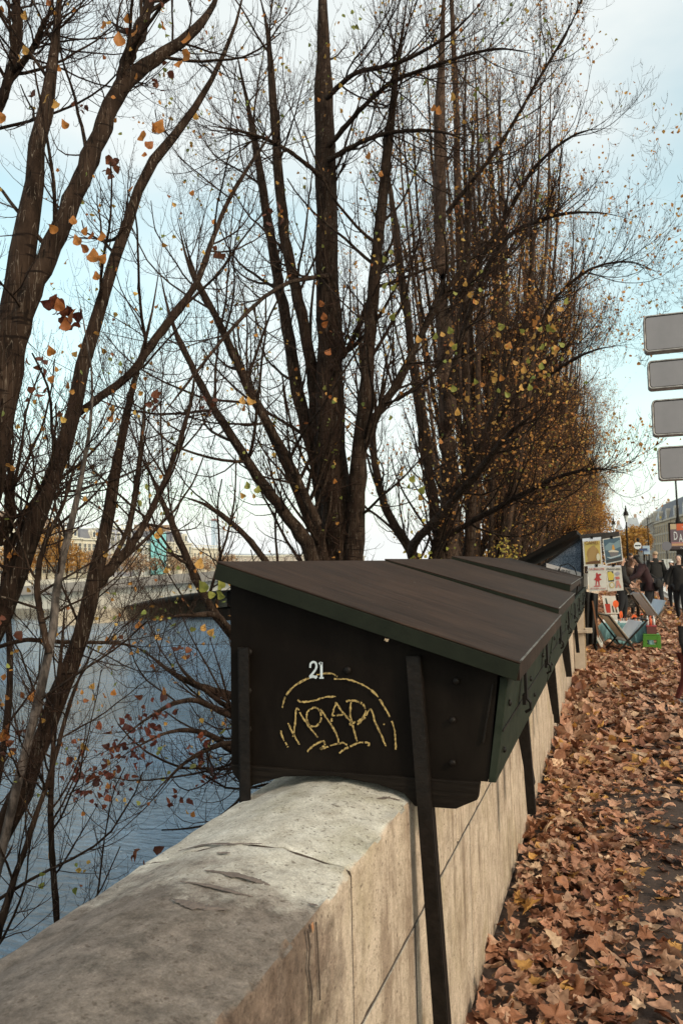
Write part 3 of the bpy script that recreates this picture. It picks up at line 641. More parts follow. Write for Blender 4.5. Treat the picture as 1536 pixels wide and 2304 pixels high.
def spawn(P, Rd, n, lo, hi, ang, length, K, up=.5, droop=0, r0=.35, rmin=.0012, wig=.12, lenpow=1, minpos=None):
    """children growing off parent centrelines; all parents at once"""
    N_, KP, _ = P.shape
    idx = np.repeat(np.arange(N_), n); M = len(idx)
    t = rng.uniform(lo, hi, M); f = t*(KP-1); k = np.minimum(f.astype(int), KP-2); u = (f-k)[:, None]
    p0 = P[idx, k]*(1-u)+P[idx, k+1]*u; r = Rd[idx, k]*(1-u[:, 0])+Rd[idx, k+1]*u[:, 0]
    T = P[idx, k+1]-P[idx, k]; T /= np.linalg.norm(T, axis=1, keepdims=True)+1e-9
    rv = rng.normal(size=(M, 3)); S_ = rv-T*np.sum(rv*T, 1, keepdims=True); S_ /= np.linalg.norm(S_, axis=1, keepdims=True)
    a = np.radians(rng.uniform(ang[0], ang[1], M))[:, None]
    d = T*np.cos(a)+S_*np.sin(a)
    L_ = rng.uniform(length[0], length[1], M)*(1-.45*t)**lenpow
    pts = [p0]; cur = p0.copy(); dd = d.copy(); w_ = rng.normal(size=(M, 3))*wig
    for j in range(1, K):
        s = j/(K-1)
        dd = dd+UP*(up*s*1.3-droop*(1-s))/(K-1)*2+rng.normal(size=(M, 3))*wig+w_*math.sin(s*5)*.5
        dd /= np.linalg.norm(dd, axis=1, keepdims=True); cur = cur+dd*(L_/(K-1))[:, None]; pts.append(cur)
    C = np.stack(pts, 1)
    rs = np.maximum(np.minimum(r*r0, L_*.014), rmin)
    Rc = rs[:, None]*np.linspace(1, .35, K)[None]; Rc = np.maximum(Rc, rmin*.6)
    return C, Rc
def colors(n, pal, jit=.2):
    pal = np.array(pal); w_ = pal[:, 3]/pal[:, 3].sum(); i = rng.choice(len(pal), n, p=w_)
    return np.clip(pal[i, :3]*rng.uniform(1-jit, 1+jit, (n, 1)), 0, 1)
PAL_ORANGE = [(.50, .20, .05, 4), (.56, .32, .08, 3), (.34, .11, .03, 3), (.24, .07, .025, 1), (.50, .34, .11, 1)]
PAL_MIX = [(.50, .24, .06, 4), (.56, .36, .09, 4), (.20, .24, .06, 2.2), (.30, .32, .08, 1.2), (.30, .10, .03, 2)]
PAL_FAR = [(.56, .25, .07, 5), (.62, .34, .09, 3), (.34, .13, .04, 2), (.38, .32, .09, 1)]
LEAF_VAR = []
_rr = random.Random(4)
for i in range(8):
    V, T = leaf_shape('poplar', _rr); LEAF_VAR.append((V, T))
LEAF_LO = [simple_leaf(_rr) for _ in range(6)]
def leaf_mesh_variants(shapes, pals, name, m):
    out = []
    for k, (V, T) in enumerate(shapes):
        for c in pals:
            me = bpy.data.meshes.new(name); me.from_pydata(V.tolist(), [], T.tolist()); me.update()
            a = me.color_attributes.new('col', 'FLOAT_COLOR', 'POINT'); a.data.foreach_set('color', np.tile(np.array([*c, 1.]), len(V)).astype(np.float32))
            me.polygons.foreach_set('use_smooth', [True]*len(T)); me.materials.append(m); out.append(me)
    return out
def cluster_leaves(tw, n, size, cl=3, spread=.06):
    """leaves hanging near twig ends, some of them in little bunches"""
    P = tw[:, -1]; k = rng.integers(0, len(P), max(1, n//cl)); c = np.repeat(P[k], cl, axis=0)[:n]
    c = c+rng.normal(size=c.shape)*spread
    return c
def grow_tree(name, label, group, base, limbs, opts, seed):
    """limbs: list of (points, radii, part name, material); everything else grows from them"""
    global rng; rng = np.random.default_rng(seed)
    t = empty(name, base, label, 'tree', group)
    K = 22; LP, LR = [], []
    for pts, rad, nm, m in limbs:
        P, Rr = resample(pts, rad, K*2)
        P[1:-1] += rng.normal(size=P[1:-1].shape)*np.minimum(Rr[1:-1, None]*.09, .012)
        Rr = Rr*(1+rng.normal(size=Rr.shape)*.035)
        knots = rng.integers(2, len(Rr)-2, 3); Rr[knots] *= rng.uniform(1.06, 1.22, 3)
        V, Q = tubes_np(P[None], Rr[None], 12); fast_mesh(nm, V, Q, m, t)
        P2, R2 = resample(pts, rad, K); LP.append(P2); LR.append(R2)
    LP = np.array(LP); LR = np.array(LR); o = opts
    def first(LP, LR, n1): return spawn(LP, LR, n1, o.get('lo', .12), .98, o.get('a1', (22, 60)), o['l1'], 10, up=o.get('up', .9), droop=o.get('droop', 0), r0=.42, rmin=.0022, wig=.085)
    if o.get('low'):
        m_ = o['low'][0]; a_, b_ = first(LP[:m_], LR[:m_], o['n1']), first(LP[m_:], LR[m_:], o['low'][1]); B1, R1 = np.concatenate([a_[0], b_[0]]), np.concatenate([a_[1], b_[1]])
    else: B1, R1 = first(LP, LR, o['n1'])
    B2, R2 = spawn(B1, R1, o['n2'], .08, .98, (25, 70), o['l2'], 6, up=o.get('up2', .7), r0=.55, rmin=.0017, wig=.13)
    B3, R3 = spawn(B2, R2, o['n3'], .10, 1.0, (30, 85), o['l3'], o.get('k3', 5), up=o.get('hook', .8), droop=o.get('droop3', 0), r0=.7, rmin=o.get('rmin', .0012), wig=.16)
    ex = o.get('extra')
    V1, Q1 = tubes_np(B1, R1, 5); ob = fast_mesh('branches', V1, Q1, o.get('bm', M_bark), t); tag(ob, kind='stuff')
    parts = [tubes_np(B2, R2, 3), tubes_np(B3, R3, 3)]
    if o.get('n4'):
        B4, R4 = spawn(B3, R3, o['n4'], .2, 1.0, (30, 80), o['l4'], 4, up=.9, r0=.8, rmin=o.get('rmin', .0012), wig=.16); parts.append(tubes_np(B4, R4, 3))
    else: B4 = None
    b = 0; Vs, Qs = [], []
    for V, Q in parts: Vs.append(V); Qs.append(Q+b); b += len(V)
    tag(fast_mesh('twigs', np.concatenate(Vs), np.concatenate(Qs), o.get('tm', M_twig), t), kind='stuff')
    tips = B3
    if o.get('nl'):
        for n, pal, sz, cl, sp in o['nl']:
            c = cluster_leaves(tips, n, sz, cl, sp); n = len(c)
            if o.get('zmax'):
                keep = c[:, 2] < np.array(o['zmax'])*rng.uniform(.5, 1.3, n)
                c = c[keep]; n = len(c)
            if n == 0: continue
            rot = rot_mats(rng.uniform(0, 6.3, n), rng.uniform(1.2, 2.9, n), rng.uniform(0, 6.3, n))
            tag(scatter('foliage', LEAF_LO if not o.get('hi') else LEAF_VAR, c, rot, rng.uniform(sz[0], sz[1], n), colors(n, pal), M_leaf, t), kind='stuff')
    t['_n'] = len(B3)
    return t, (LP, B1, B2, B3)
def px_limb(pts, base=None, nm='limb', m=None, taper=1.0):
    """pts: (px, py, depth, width in px) in the photograph -> world points and radii"""
    P = [tuple(at_d(a, b, d)) for a, b, d, w_ in pts]; Rr = [w_/2*d/FPX*taper for a, b, d, w_ in pts]
    if base is not None:
        q = Vector(P[0]); bb = Vector(base); mid = bb*.55+q*.45+Vector((0, 0, -.1)); P = [tuple(bb), tuple(mid)]+P; Rr = [Rr[0]*1.7, Rr[0]*1.25]+Rr
    return (P, Rr, nm, m or M_bark)
ROWX = -3.75
# ---- tree A: nearest, its fan of stems fills the left of the view
bA = (-4.15, 2.9, -4.45)
A = [px_limb([(-150, 1500, 4.3, 125), (-50, 1130, 4.4, 112), (-8, 930, 4.5, 100), (30, 720, 4.6, 86), (62, 520, 4.7, 66), (88, 330, 4.8, 62), (118, 150, 4.9, 60), (135, 0, 5.0, 56), (150, -200, 5.1, 46)], bA, 'trunk'),
     px_limb([(20, 830, 4.55, 62), (70, 660, 4.6, 58), (130, 530, 4.7, 54), (185, 400, 4.8, 50), (232, 280, 4.9, 48), (275, 195, 5.0, 44), (345, 135, 5.1, 36), (420, 85, 5.2, 28), (480, 10, 5.3, 24), (520, -120, 5.4, 18)]),
     px_limb([(262, 215, 5.0, 34), (285, 140, 5.05, 34), (315, 60, 5.1, 30), (335, 0, 5.2, 28), (350, -150, 5.3, 20)]),
     px_limb([(-90, 2120, 4.6, 66), (0, 1885, 4.7, 60), (58, 1760, 4.75, 54), (125, 1590, 4.8, 48), (190, 1400, 4.85, 44), (212, 1305, 4.9, 46), (238, 1190, 5.0, 36), (262, 1050, 5.1, 33), (292, 905, 5.2, 28), (318, 800, 5.3, 24), (345, 690, 5.4, 18), (370, 520, 5.5, 12)], bA, 'limb'),
     px_limb([(215, 1318, 4.9, 36), (255, 1275, 4.95, 30), (310, 1205, 5.0, 20), (350, 1130, 5.05, 17), (395, 1020, 5.1, 15), (430, 900, 5.2, 11), (445, 780, 5.3, 7)]),
     px_limb([(250, 1270, 4.95, 14), (290, 1180, 5.0, 13), (310, 1060, 5.0, 11), (322, 960, 5.1, 10), (330, 850, 5.1, 7)]),
     px_limb([(-140, 1750, 4.4, 60), (-20, 1440, 4.5, 58), (48, 1265, 4.55, 56), (100, 1120, 4.6, 50), (150, 985, 4.7, 42), (170, 915, 4.75, 44), (192, 800, 4.8, 38), (228, 680, 4.9, 35), (268, 560, 5.0, 32), (308, 440, 5.1, 30), (345, 362, 5.2, 34), (410, 282, 5.3, 30), (470, 190, 5.4, 26), (515, 95, 5.5, 30), (545, 0, 5.6, 22), (560, -150, 5.7, 16)], bA, 'limb'),
     px_limb([(168, 935, 4.8, 22), (210, 905, 4.8, 22), (290, 845, 4.9, 22), (342, 775, 5.0, 26), (395, 705, 5.1, 22), (445, 630, 5.2, 17), (478, 540, 5.3, 14), (520, 440, 5.4, 12), (590, 330, 5.5, 9), (680, 210, 5.6, 6)]),
     px_limb([(90, 1560, 4.2, 24), (128, 1310, 4.3, 22), (150, 1230, 4.3, 20), (182, 1080, 4.4, 18), (203, 960, 4.4, 15), (208, 850, 4.5, 13), (195, 760, 4.5, 12), (176, 660, 4.6, 9), (150, 560, 4.6, 6)], bA, 'limb', M_bark_pale),
     px_limb([(5, 1700, 5.4, 20), (14, 1300, 5.4, 15), (20, 1100, 5.4, 14), (26, 900, 5.5, 12), (30, 700, 5.5, 9)], bA),
     px_limb([(-70, 1300, 4.7, 40), (15, 1180, 4.7, 34), (22, 1135, 4.7, 30), (24, 1060, 4.7, 18), (30, 980, 4.7, 10)], None),
     px_limb([(20, 1230, 4.75, 24), (60, 1175, 4.75, 20), (85, 1120, 4.8, 16), (140, 1050, 4.8, 9)], None),
     px_limb([(-60, 2350, 4.0, 24), (10, 2050, 4.1, 20), (60, 1900, 4.2, 15), (120, 1720, 4.3, 13), (165, 1560, 4.4, 11), (240, 1400, 4.5, 8)], None),
     px_limb([(150, 2260, 4.3, 20), (128, 2050, 4.4, 18), (115, 1850, 4.5, 16), (122, 1650, 4.6, 14), (140, 1450, 4.7, 12), (150, 1310, 4.8, 9)], None),
     px_limb([(-40, 340, 5.2, 22), (20, 180, 5.2, 26), (40, 60, 5.2, 30), (28, -60, 5.2, 30)], None),
     px_limb([(25, 165, 5.2, 16), (70, 115, 5.1, 14), (105, 40, 5.0, 16), (120, 20, 5.0, 10)], None),
     px_limb([(0, 1455, 4.8, 11), (60, 1440, 4.8, 13), (150, 1445, 4.85, 12), (270, 1448, 4.9, 8), (340, 1470, 5.0, 5)], None),
     px_limb([(110, 1470, 4.2, 20), (85, 1330, 4.3, 18), (100, 1230, 4.3, 14), (148, 1120, 4.3, 10), (180, 990, 4.4, 7)], None)]
A = [(P_, [r_*.80 for r_ in R_], n_, m_) for P_, R_, n_, m_ in A]
oA = dict(hook=1.9, droop3=1.0, k3=4, n1=16, l1=(.5, 1.5), n2=8, l2=(.15, .62), n3=4, l3=(.06, .22), n4=1, l4=(.02, .07), lo=.08, rmin=.0011, a1=(25, 75), up=.5, up2=.75,
          nl=[(420, PAL_MIX, (.02, .04), 2, .03), (110, [(.20, .07, .035, 1), (.13, .045, .028, 1)], (.035, .065), 5, .035)])
tA, LA = grow_tree('poplar_tree', 'nearest multi stemmed poplar at the left edge, leaning bare stems with a few orange leaves', 'poplars along the lower quay', bA, A, oA, 21)
# ---- tree B: behind the first box, one big trunk with fanning stems
bB = (-3.75, 10.4, -4.45)
Bl = [px_limb([(768, 1700, 11, 120), (764, 1262, 11, 86), (757, 1120, 11, 76), (748, 1000, 11, 66), (741, 800, 11.1, 58), (736, 600, 11.2, 52), (732, 400, 11.3, 48), (729, 200, 11.4, 42), (724, 0, 11.5, 36), (720, -300, 11.7, 26)], bB, 'trunk'),
      px_limb([(782, 1500, 10.9, 50), (797, 1262, 10.8, 48), (806, 1050, 10.7, 36), (822, 900, 10.6, 32), (836, 700, 10.6, 28), (853, 520, 10.6, 24), (872, 330, 10.6, 21), (898, 120, 10.6, 17), (925, -60, 10.6, 12)]),
      px_limb([(742, 1480, 10.6, 44), (704, 1262, 10.4, 34), (655, 1175, 10.2, 27), (588, 1085, 10, 23), (520, 980, 9.8, 20), (470, 900, 9.7, 17), (420, 800, 9.6, 14), (380, 700, 9.6, 11), (350, 560, 9.6, 7)]),
      px_limb([(745, 1400, 10.9, 44), (722, 1230, 10.8, 34), (672, 1110, 10.8, 26), (606, 960, 10.8, 22), (540, 830, 10.8, 19), (490, 720, 10.8, 16), (440, 620, 10.8, 12), (400, 480, 10.9, 8)]),
      px_limb([(742, 1250, 11.4, 36), (715, 1060, 11.4, 32), (668, 870, 11.4, 29), (640, 700, 11.5, 26), (612, 560, 11.5, 22), (588, 400, 11.6, 18), (560, 250, 11.7, 14), (520, 60, 11.8, 10)]),
      px_limb([(742, 1120, 11.2, 32), (712, 930, 11.2, 30), (690, 760, 11.2, 26), (645, 560, 11.2, 24), (628, 400, 11.2, 22), (615, 230, 11.2, 19), (600, 60, 11.3, 15), (570, -60, 11.4, 10)]),
      px_limb([(715, 1180, 10.2, 22), (640, 1020, 10.1, 19), (560, 880, 10, 16), (500, 740, 9.9, 13), (430, 610, 9.8, 11), (395, 470, 9.8, 8)]),
      px_limb([(800, 1060, 10.8, 24), (832, 960, 10.7, 19), (880, 880, 10.6, 15), (935, 780, 10.5, 12), (1000, 660, 10.4, 10), (1080, 560, 10.3, 8), (1180, 500, 10.2, 5)]),
      px_limb([(805, 1040, 10.9, 20), (850, 930, 10.9, 17), (905, 850, 10.9, 13), (960, 720, 10.9, 10), (1010, 600, 10.9, 7)]),
      px_limb([(745, 830, 10.9, 16), (790, 770, 10.8, 12), (850, 620, 10.7, 9), (900, 500, 10.7, 7)]),
      px_limb([(735, 410, 11.0, 12), (650, 340, 10.6, 9), (560, 300, 10.2, 7), (450, 280, 9.8, 4)]),
      px_limb([(738, 360, 11.1, 13), (850, 305, 10.6, 9), (980, 295, 10, 7), (1080, 330, 9.6, 4)]),
      px_limb([(738, 330, 11.1, 13), (860, 200, 10.5, 10), (1000, 140, 10, 7), (1120, 110, 9.6, 6), (1230, 130, 9.3, 4)]),
      px_limb([(735, 220, 11.1, 13), (800, 165, 10.5, 10), (900, 140, 10, 9), (1020, 70, 9.6, 6), (1120, -40, 9.3, 4)]),
      px_limb([(742, 620, 11, 12), (640, 640, 10, 9), (540, 720, 9, 8), (400, 890, 8, 6), (330, 980, 7.4, 4)]),
      # low, drooping limbs that show to the left of the box
      px_limb([(760, 1600, 10.6, 34), (640, 1520, 10, 26), (535, 1440, 9.4, 22), (462, 1345, 9, 19), (395, 1195, 8.8, 16), (345, 1080, 8.7, 12), (300, 960, 8.6, 7)]),
      px_limb([(755, 1640, 10.6, 30), (620, 1580, 9.6, 22), (520, 1565, 8.8, 19), (440, 1540, 8.4, 15), (385, 1512, 8.1, 12), (318, 1462, 7.9, 9), (260, 1445, 7.7, 6)]),
      px_limb([(755, 1720, 10.6, 26), (620, 1720, 9.2, 20), (525, 1690, 8.4, 16), (470, 1652, 8, 13), (390, 1645, 7.7, 10), (310, 1680, 7.4, 8), (220, 1740, 7.1, 5)]),
      px_limb([(755, 1680, 10.4, 24), (630, 1640, 9.2, 18), (520, 1610, 8.4, 14), (420, 1575, 8, 11), (300, 1640, 7.5, 8), (230, 1730, 7.2, 5)]),
      px_limb([(755, 1740, 10.2, 22), (620, 1700, 8.9, 16), (525, 1672, 8, 12), (440, 1700, 7.6, 10), (370, 1760, 7.2, 8), (300, 1840, 6.9, 5)]),
      px_limb([(700, 1640, 9.6, 20), (600, 1570, 9, 15), (505, 1400, 8.6, 14), (440, 1385, 8.4, 11), (380, 1390, 8.2, 7), (310, 1430, 8, 4)]),
      px_limb([(740, 1500, 10.8, 24), (640, 1330, 10.4, 18), (560, 1215, 10, 14), (470, 1140, 9.7, 12), (380, 1110, 9.4, 6)]),
      px_limb([(700, 1680, 9.8, 16), (560, 1620, 8.9, 12), (470, 1560, 8.4, 10), (405, 1500, 8.1, 8), (380, 1420, 8, 5)])]
oB = dict(low=(15, 7), hook=1.9, droop3=1.1, n1=17, l1=(.9, 2.7), n2=9, l2=(.3, 1.1), n3=5, l3=(.10, .36), lo=.06, rmin=.0019, a1=(22, 70), up=.75, up2=.8,
          nl=[(1150, PAL_MIX, (.035, .065), 2, .05), (170, [(.20, .20, .05, 1), (.26, .28, .07, 1)], (.05, .075), 5, .09)])
tB, LB = grow_tree('poplar_tree', 'big poplar with a thick straight trunk right behind the nearest box', 'poplars along the lower quay', bB, Bl, oB, 22)
# dark, dead leaf bunches hanging low over the water
cl = np.concatenate([LB[3][rng.integers(0, len(LB[3]), 1)][:, -1]+0]); pts_ = []
for (px, py, n, s_) in ((690/1, 0, 0, 0), (250, 1705, 26, .16), (310, 1645, 24, .14), (345, 1610, 22, .10), (240, 1760, 22, .12), (320, 1700, 16, .12), (470, 1750, 9, .045), (455, 1690, 12, .07), (160, 1720, 12, .1), (190, 1785, 16, .10), (400, 1800, 8, .05), (150, 720, 14, .05), (130, 690, 10, .04)):
    if n: pts_.append(np.array(at_d(px, py, 7.6 if py > 1000 else 4.9))+rng.normal(size=(n, 3))*s_*np.array([1, 1, .8]))
pts_ = np.concatenate(pts_); n = len(pts_)
tag(scatter('foliage', LEAF_VAR, pts_, rot_mats(rng.uniform(0, 6.3, n), rng.uniform(.8, 2.9, n), rng.uniform(0, 6.3, n)), rng.uniform(.05, .10, n), colors(n, [(.13, .035, .025, 2), (.20, .06, .03, 2), (.08, .025, .02, 1)]), M_leaf, tB), kind='stuff')
# individual larger leaves on the two near trees
LV_O = leaf_mesh_variants(LEAF_VAR[:6], [(.50, .20, .05), (.60, .33, .09), (.36, .12, .035), (.30, .30, .07)], 'leaf', M_leaf)
def lone_leaves(tree, spots):
    for px, py, d, s, k in spots:
        p = at_d(px, py, d)-Vector(tree.location)
        o = bpy.data.objects.new('leaf', LV_O[(random.randrange(6))*4+k]); COL.objects.link(o); o.parent = tree; o.location = p
        o.rotation_euler = (random.uniform(1.1, 2.4), random.uniform(-.7, .7), random.uniform(-.9, .9)); o.scale = (s*d/FPX,)*3
spA = [(100, 230, 4.6, 26, 1), (130, 245, 4.6, 24, 1), (150, 290, 4.6, 22, 0), (270, 105, 4.7, 34, 0), (300, 85, 4.7, 28, 0), (235, 62, 4.7, 22, 0), (285, 52, 4.8, 22, 0), (372, 68, 4.9, 24, 0), (418, 100, 4.9, 30, 0), (428, 128, 4.9, 34, 0), (402, 150, 4.9, 28, 0),
       (320, 316, 5, 32, 0), (352, 298, 5, 34, 0), (292, 430, 5, 18, 0), (55, 45, 4.8, 20, 1), (62, 122, 4.8, 22, 1), (45, 135, 4.8, 20, 1), (8, 275, 4.7, 30, 0), (128, 523, 4.5, 24, 0), (165, 505, 4.5, 22, 0), (178, 552, 4.5, 26, 0), (190, 530, 4.5, 22, 0), (232, 543, 4.5, 26, 0), (210, 590, 4.5, 34, 0), (200, 565, 4.5, 24, 2),
       (220, 630, 4.6, 22, 0), (118, 800, 4.6, 26, 0), (155, 875, 4.6, 18, 0), (160, 725, 4.6, 34, 2), (138, 700, 4.6, 30, 2), (150, 745, 4.6, 30, 2), (112, 860, 4.6, 20, 0), (255, 935, 4.8, 18, 1), (250, 925, 4.8, 16, 1), (245, 950, 4.8, 20, 0),
       (75, 1580, 4.6, 30, 0), (15, 1650, 4.6, 30, 2), (10, 1665, 4.6, 30, 2), (8, 1530, 4.6, 20, 0), (105, 1445, 4.6, 16, 0), (8, 1662, 4.5, 22, 0), (55, 1570, 4.6, 20, 2), (198, 1688, 4.7, 30, 1), (158, 1590, 4.7, 18, 0), (100, 1625, 4.7, 14, 1), (102, 1448, 4.7, 18, 0), (125, 1433, 4.7, 16, 1), (5, 1668, 4.7, 16, 0), (60, 1810, 4.7, 16, 1), (60, 1795, 4.7, 18, 0), (118, 1930, 4.7, 14, 1),
       (40, 1250, 4.5, 16, 0), (22, 1256, 4.5, 14, 0), (160, 1170, 4.6, 12, 0), (190, 1128, 4.7, 14, 1), (350, 300, 5, 28, 0), (330, 332, 5, 24, 2), (205, 540, 4.5, 24, 2), (225, 590, 4.5, 24, 0)]
spB = [(440, 270, 8.5, 16, 1), (480, 505, 9, 14, 0), (395, 465, 9, 12, 1), (430, 440, 9, 14, 0), (510, 478, 9, 14, 1), (545, 910, 9, 20, 1), (565, 912, 9, 22, 1), (550, 925, 9, 18, 0), (475, 728, 9, 12, 0), (560, 1100, 9, 20, 3), (578, 1110, 9, 20, 3), (550, 1120, 9, 16, 1), (465, 1330, 6.5, 30, 3), (500, 1325, 6.5, 26, 3), (505, 1345, 6.5, 26, 3), (480, 1345, 6.5, 20, 3), (520, 1320, 6.5, 22, 1),
       (360, 1205, 7.5, 22, 1), (370, 1195, 7.5, 18, 1), (352, 1212, 7.5, 20, 1), (447, 1280, 7.5, 26, 1), (440, 1290, 7.5, 18, 0), (310, 1415, 7.5, 18, 0), (325, 1415, 7.5, 18, 0), (352, 1440, 7.5, 16, 1), (470, 1430, 7.5, 20, 1), (455, 1420, 7.5, 18, 1), (245, 1445, 7.5, 16, 0), (258, 1440, 7.5, 16, 1),
       (240, 1570, 7, 16, 0), (255, 1565, 7, 16, 0), (375, 1562, 7, 22, 0), (215, 1575, 7, 16, 1), (250, 1720, 7, 18, 1), (258, 1745, 7, 16, 0), (425, 1832, 7, 14, 1), (432, 1838, 7, 14, 0), (190, 1835, 7, 12, 0), (510, 1635, 7.5, 18, 0), (205, 1550, 7, 16, 1), (180, 1500, 7, 14, 0), (175, 1555, 7, 14, 0),
       (730, 720, 10.2, 18, 2), (725, 735, 10.2, 18, 2), (735, 800, 10.2, 20, 2), (725, 690, 10.2, 16, 2), (828, 358, 10, 18, 0), (855, 397, 10, 14, 0), (1022, 225, 9.5, 20, 1), (983, 258, 9.5, 20, 0), (975, 250, 9.5, 16, 0), (862, 650, 10, 18, 3), (882, 655, 10, 20, 3), (878, 572, 10, 14, 3), (868, 590, 10, 16, 3), (880, 720, 10, 18, 3), (865, 705, 10, 16, 1), (925, 1085, 10, 18, 3), (945, 1110, 10, 20, 3), (950, 1125, 10, 18, 1), (920, 1100, 10, 14, 3), (880, 945, 10, 14, 3), (850, 1045, 10, 10, 1)]
for k in range(62):
    cx, cy = random.choice([(1210, 750), (1060, 670), (1250, 790), (1150, 770), (1100, 870), (1050, 900), (1240, 730), (1180, 860), (1000, 780)])
    spB.append((cx+random.gauss(0, 22), cy+random.gauss(0, 20), 9.7, random.uniform(10, 19), random.choice((0, 1, 1, 3, 3))))
for k in range(60):
    spA.append((random.uniform(0, 380), random.uniform(0, 1900), random.uniform(4.6, 5.3), random.uniform(9, 17), random.choice((0, 0, 1, 1, 2))))
for k in range(50):
    spB.append((random.uniform(380, 1050), random.uniform(0, 1250), random.uniform(9.6, 11), random.uniform(8, 13), random.choice((0, 0, 1, 1, 2, 3))))
lone_leaves(tA, spA); lone_leaves(tB, spB)
# ---- tree C and the following ones: upright poplars made to one habit
def fan_limbs(base, H_, n, r, seed, lean=.18, arcs=2, big=None):
    rr = random.Random(seed); out = []; bx, by, bz = base
    def path(p0, dx, dy, h, bend):
        P = []; 
        for k in range(7):
            t = k/6; P.append((p0[0]+dx*math.sin(t*1.5)*1.0+rr.uniform(-.06, .06)*t*2, p0[1]+dy*math.sin(t*1.5)+rr.uniform(-.06, .06)*t*2, p0[2]+h*t**bend))
        return P
    out.append((path(base, rr.uniform(-.3, .3), rr.uniform(-.3, .3), H_, 1.0), [r, r*.86, r*.7, r*.52, r*.36, r*.2, r*.05], 'trunk', M_bark2 if seed % 2 else M_bark))
    for i in range(n):
        a = 2*math.pi*(i+rr.random()*.8)/n; L_ = rr.uniform(.8, 2.3)*H_/21
        z0 = rr.uniform(.8, 8.5); h = rr.uniform(.55, .85)*(H_-z0); q = r*rr.uniform(.28, .5)
        t0 = z0/H_; p0 = (bx, by, bz+z0)
        out.append((path(p0, math.cos(a)*L_, math.sin(a)*L_, h, 1.12), [q, q*.85, q*.7, q*.55, q*.4, q*.24, q*.06], 'limb', M_bark2 if rr.random() < .4 else M_bark))
    for i in range(arcs):           # long limbs arching out over the pavement
        z0 = rr.uniform(5.5, 14.5); a = rr.uniform(-.5, .35); L_ = rr.uniform(2.6, 4.2); q = r*.22
        P = []
        for k in range(7):
            t = k/6; P.append((bx+math.cos(a)*L_*t, by+math.sin(a)*L_*t, bz+z0+1.9*math.sin(t*2.0)+rr.uniform(-.05, .05)))
        out.append((P, [q, q*.9, q*.75, q*.6, q*.45, q*.28, q*.08], 'limb', M_bark))
    return out
bC = (-3.8, 17.2, -4.45)
Cl = [px_limb([(1013, 1700, 18.6, 62), (1011, 1262, 18.6, 46), (1009, 1050, 18.7, 42), (1003, 850, 18.8, 40), (995, 640, 18.9, 34), (988, 430, 19, 29), (990, 200, 19.1, 22), (998, 0, 19.3, 17), (1000, -200, 19.5, 12)], bC, 'trunk', M_bark2),
      px_limb([(1000, 1400, 18.4, 30), (985, 1200, 18.4, 26), (955, 1010, 18.3, 22), (930, 830, 18.3, 18), (908, 650, 18.3, 15), (882, 450, 18.4, 12), (850, 250, 18.5, 8)]),
      px_limb([(990, 1380, 18.2, 28), (930, 1250, 18, 24), (880, 1170, 17.8, 20), (850, 1080, 17.6, 17), (835, 960, 17.5, 14), (812, 800, 17.5, 11), (800, 600, 17.5, 7)]),
      px_limb([(975, 1330, 18, 24), (925, 1240, 17.4, 22), (1000, 1150, 16.4, 18), (1085, 1048, 15.4, 15), (1150, 970, 14.8, 12), (1225, 915, 14.3, 9), (1260, 880, 14, 5)]),
      px_limb([(960, 1300, 18.2, 20), (1000, 1160, 17.2, 17), (1060, 1040, 16.4, 15), (1110, 930, 15.8, 12), (1150, 800, 15.4, 9), (1190, 700, 15, 6)]),
      px_limb([(1040, 1350, 18.8, 26), (1060, 1150, 18.9, 22), (1052, 960, 19, 20), (1045, 760, 19.1, 17), (1050, 560, 19.2, 14), (1060, 360, 19.3, 11), (1080, 180, 19.5, 7)]),
      px_limb([(1000, 900, 18.6, 13), (1060, 690, 17.6, 12), (1130, 545, 16.6, 10), (1230, 490, 15.8, 8), (1340, 478, 15, 6), (1440, 500, 14.4, 3)]),
      px_limb([(1010, 700, 18.6, 12), (1120, 520, 17.2, 10), (1200, 380, 16.2, 8), (1300, 300, 15.2, 6), (1400, 290, 14.6, 3)]),
      px_limb([(1005, 480, 18.6, 11), (1120, 330, 17.4, 9), (1210, 180, 16.6, 7), (1290, 40, 16, 5), (1330, -80, 15.6, 3)]),
      px_limb([(1012, 1120, 18.4, 14), (1150, 900, 16.8, 11), (1240, 840, 15.8, 9), (1330, 790, 15, 7), (1440, 772, 14.4, 3)]),
      px_limb([(1015, 1200, 18.2, 14), (1160, 1120, 16.6, 12), (1260, 1072, 15.6, 9), (1350, 1055, 14.8, 6), (1440, 1075, 14.2, 3)]),
      px_limb([(1180, 860, 16, 7), (1230, 700, 15.6, 7), (1320, 610, 15.2, 6), (1420, 590, 14.8, 4), (1505, 630, 14.4, 2)])]
oC = dict(hook=1.2, droop3=.4, k3=4, n1=26, l1=(1.2, 3.0), n2=8, l2=(.4, 1.2), n3=4, l3=(.12, .4), lo=.10, rmin=.0036, a1=(14, 60), up=1.0, up2=.9, tm=M_twig, nl=[(3600, PAL_FAR, (.045, .08), 3, .12), (90, PAL_MIX, (.07, .1), 5, .12)])
tC, LC_ = grow_tree('poplar_tree', 'second poplar row tree, pale straight trunk with limbs arching over the pavement', 'poplars along the lower quay', bC, Cl, oC, 23)
oD = dict(k3=4, n1=22, l1=(1.3, 3.2), n2=7, l2=(.4, 1.3), n3=4, l3=(.12, .42), lo=.12, rmin=.0050, a1=(12, 45), up=1.2, up2=.9, tm=M_twig2, nl=[(10500, PAL_FAR, (.05, .09), 3, .16), (500, PAL_MIX, (.05, .09), 3, .2)], zmax=22)
protoD = []
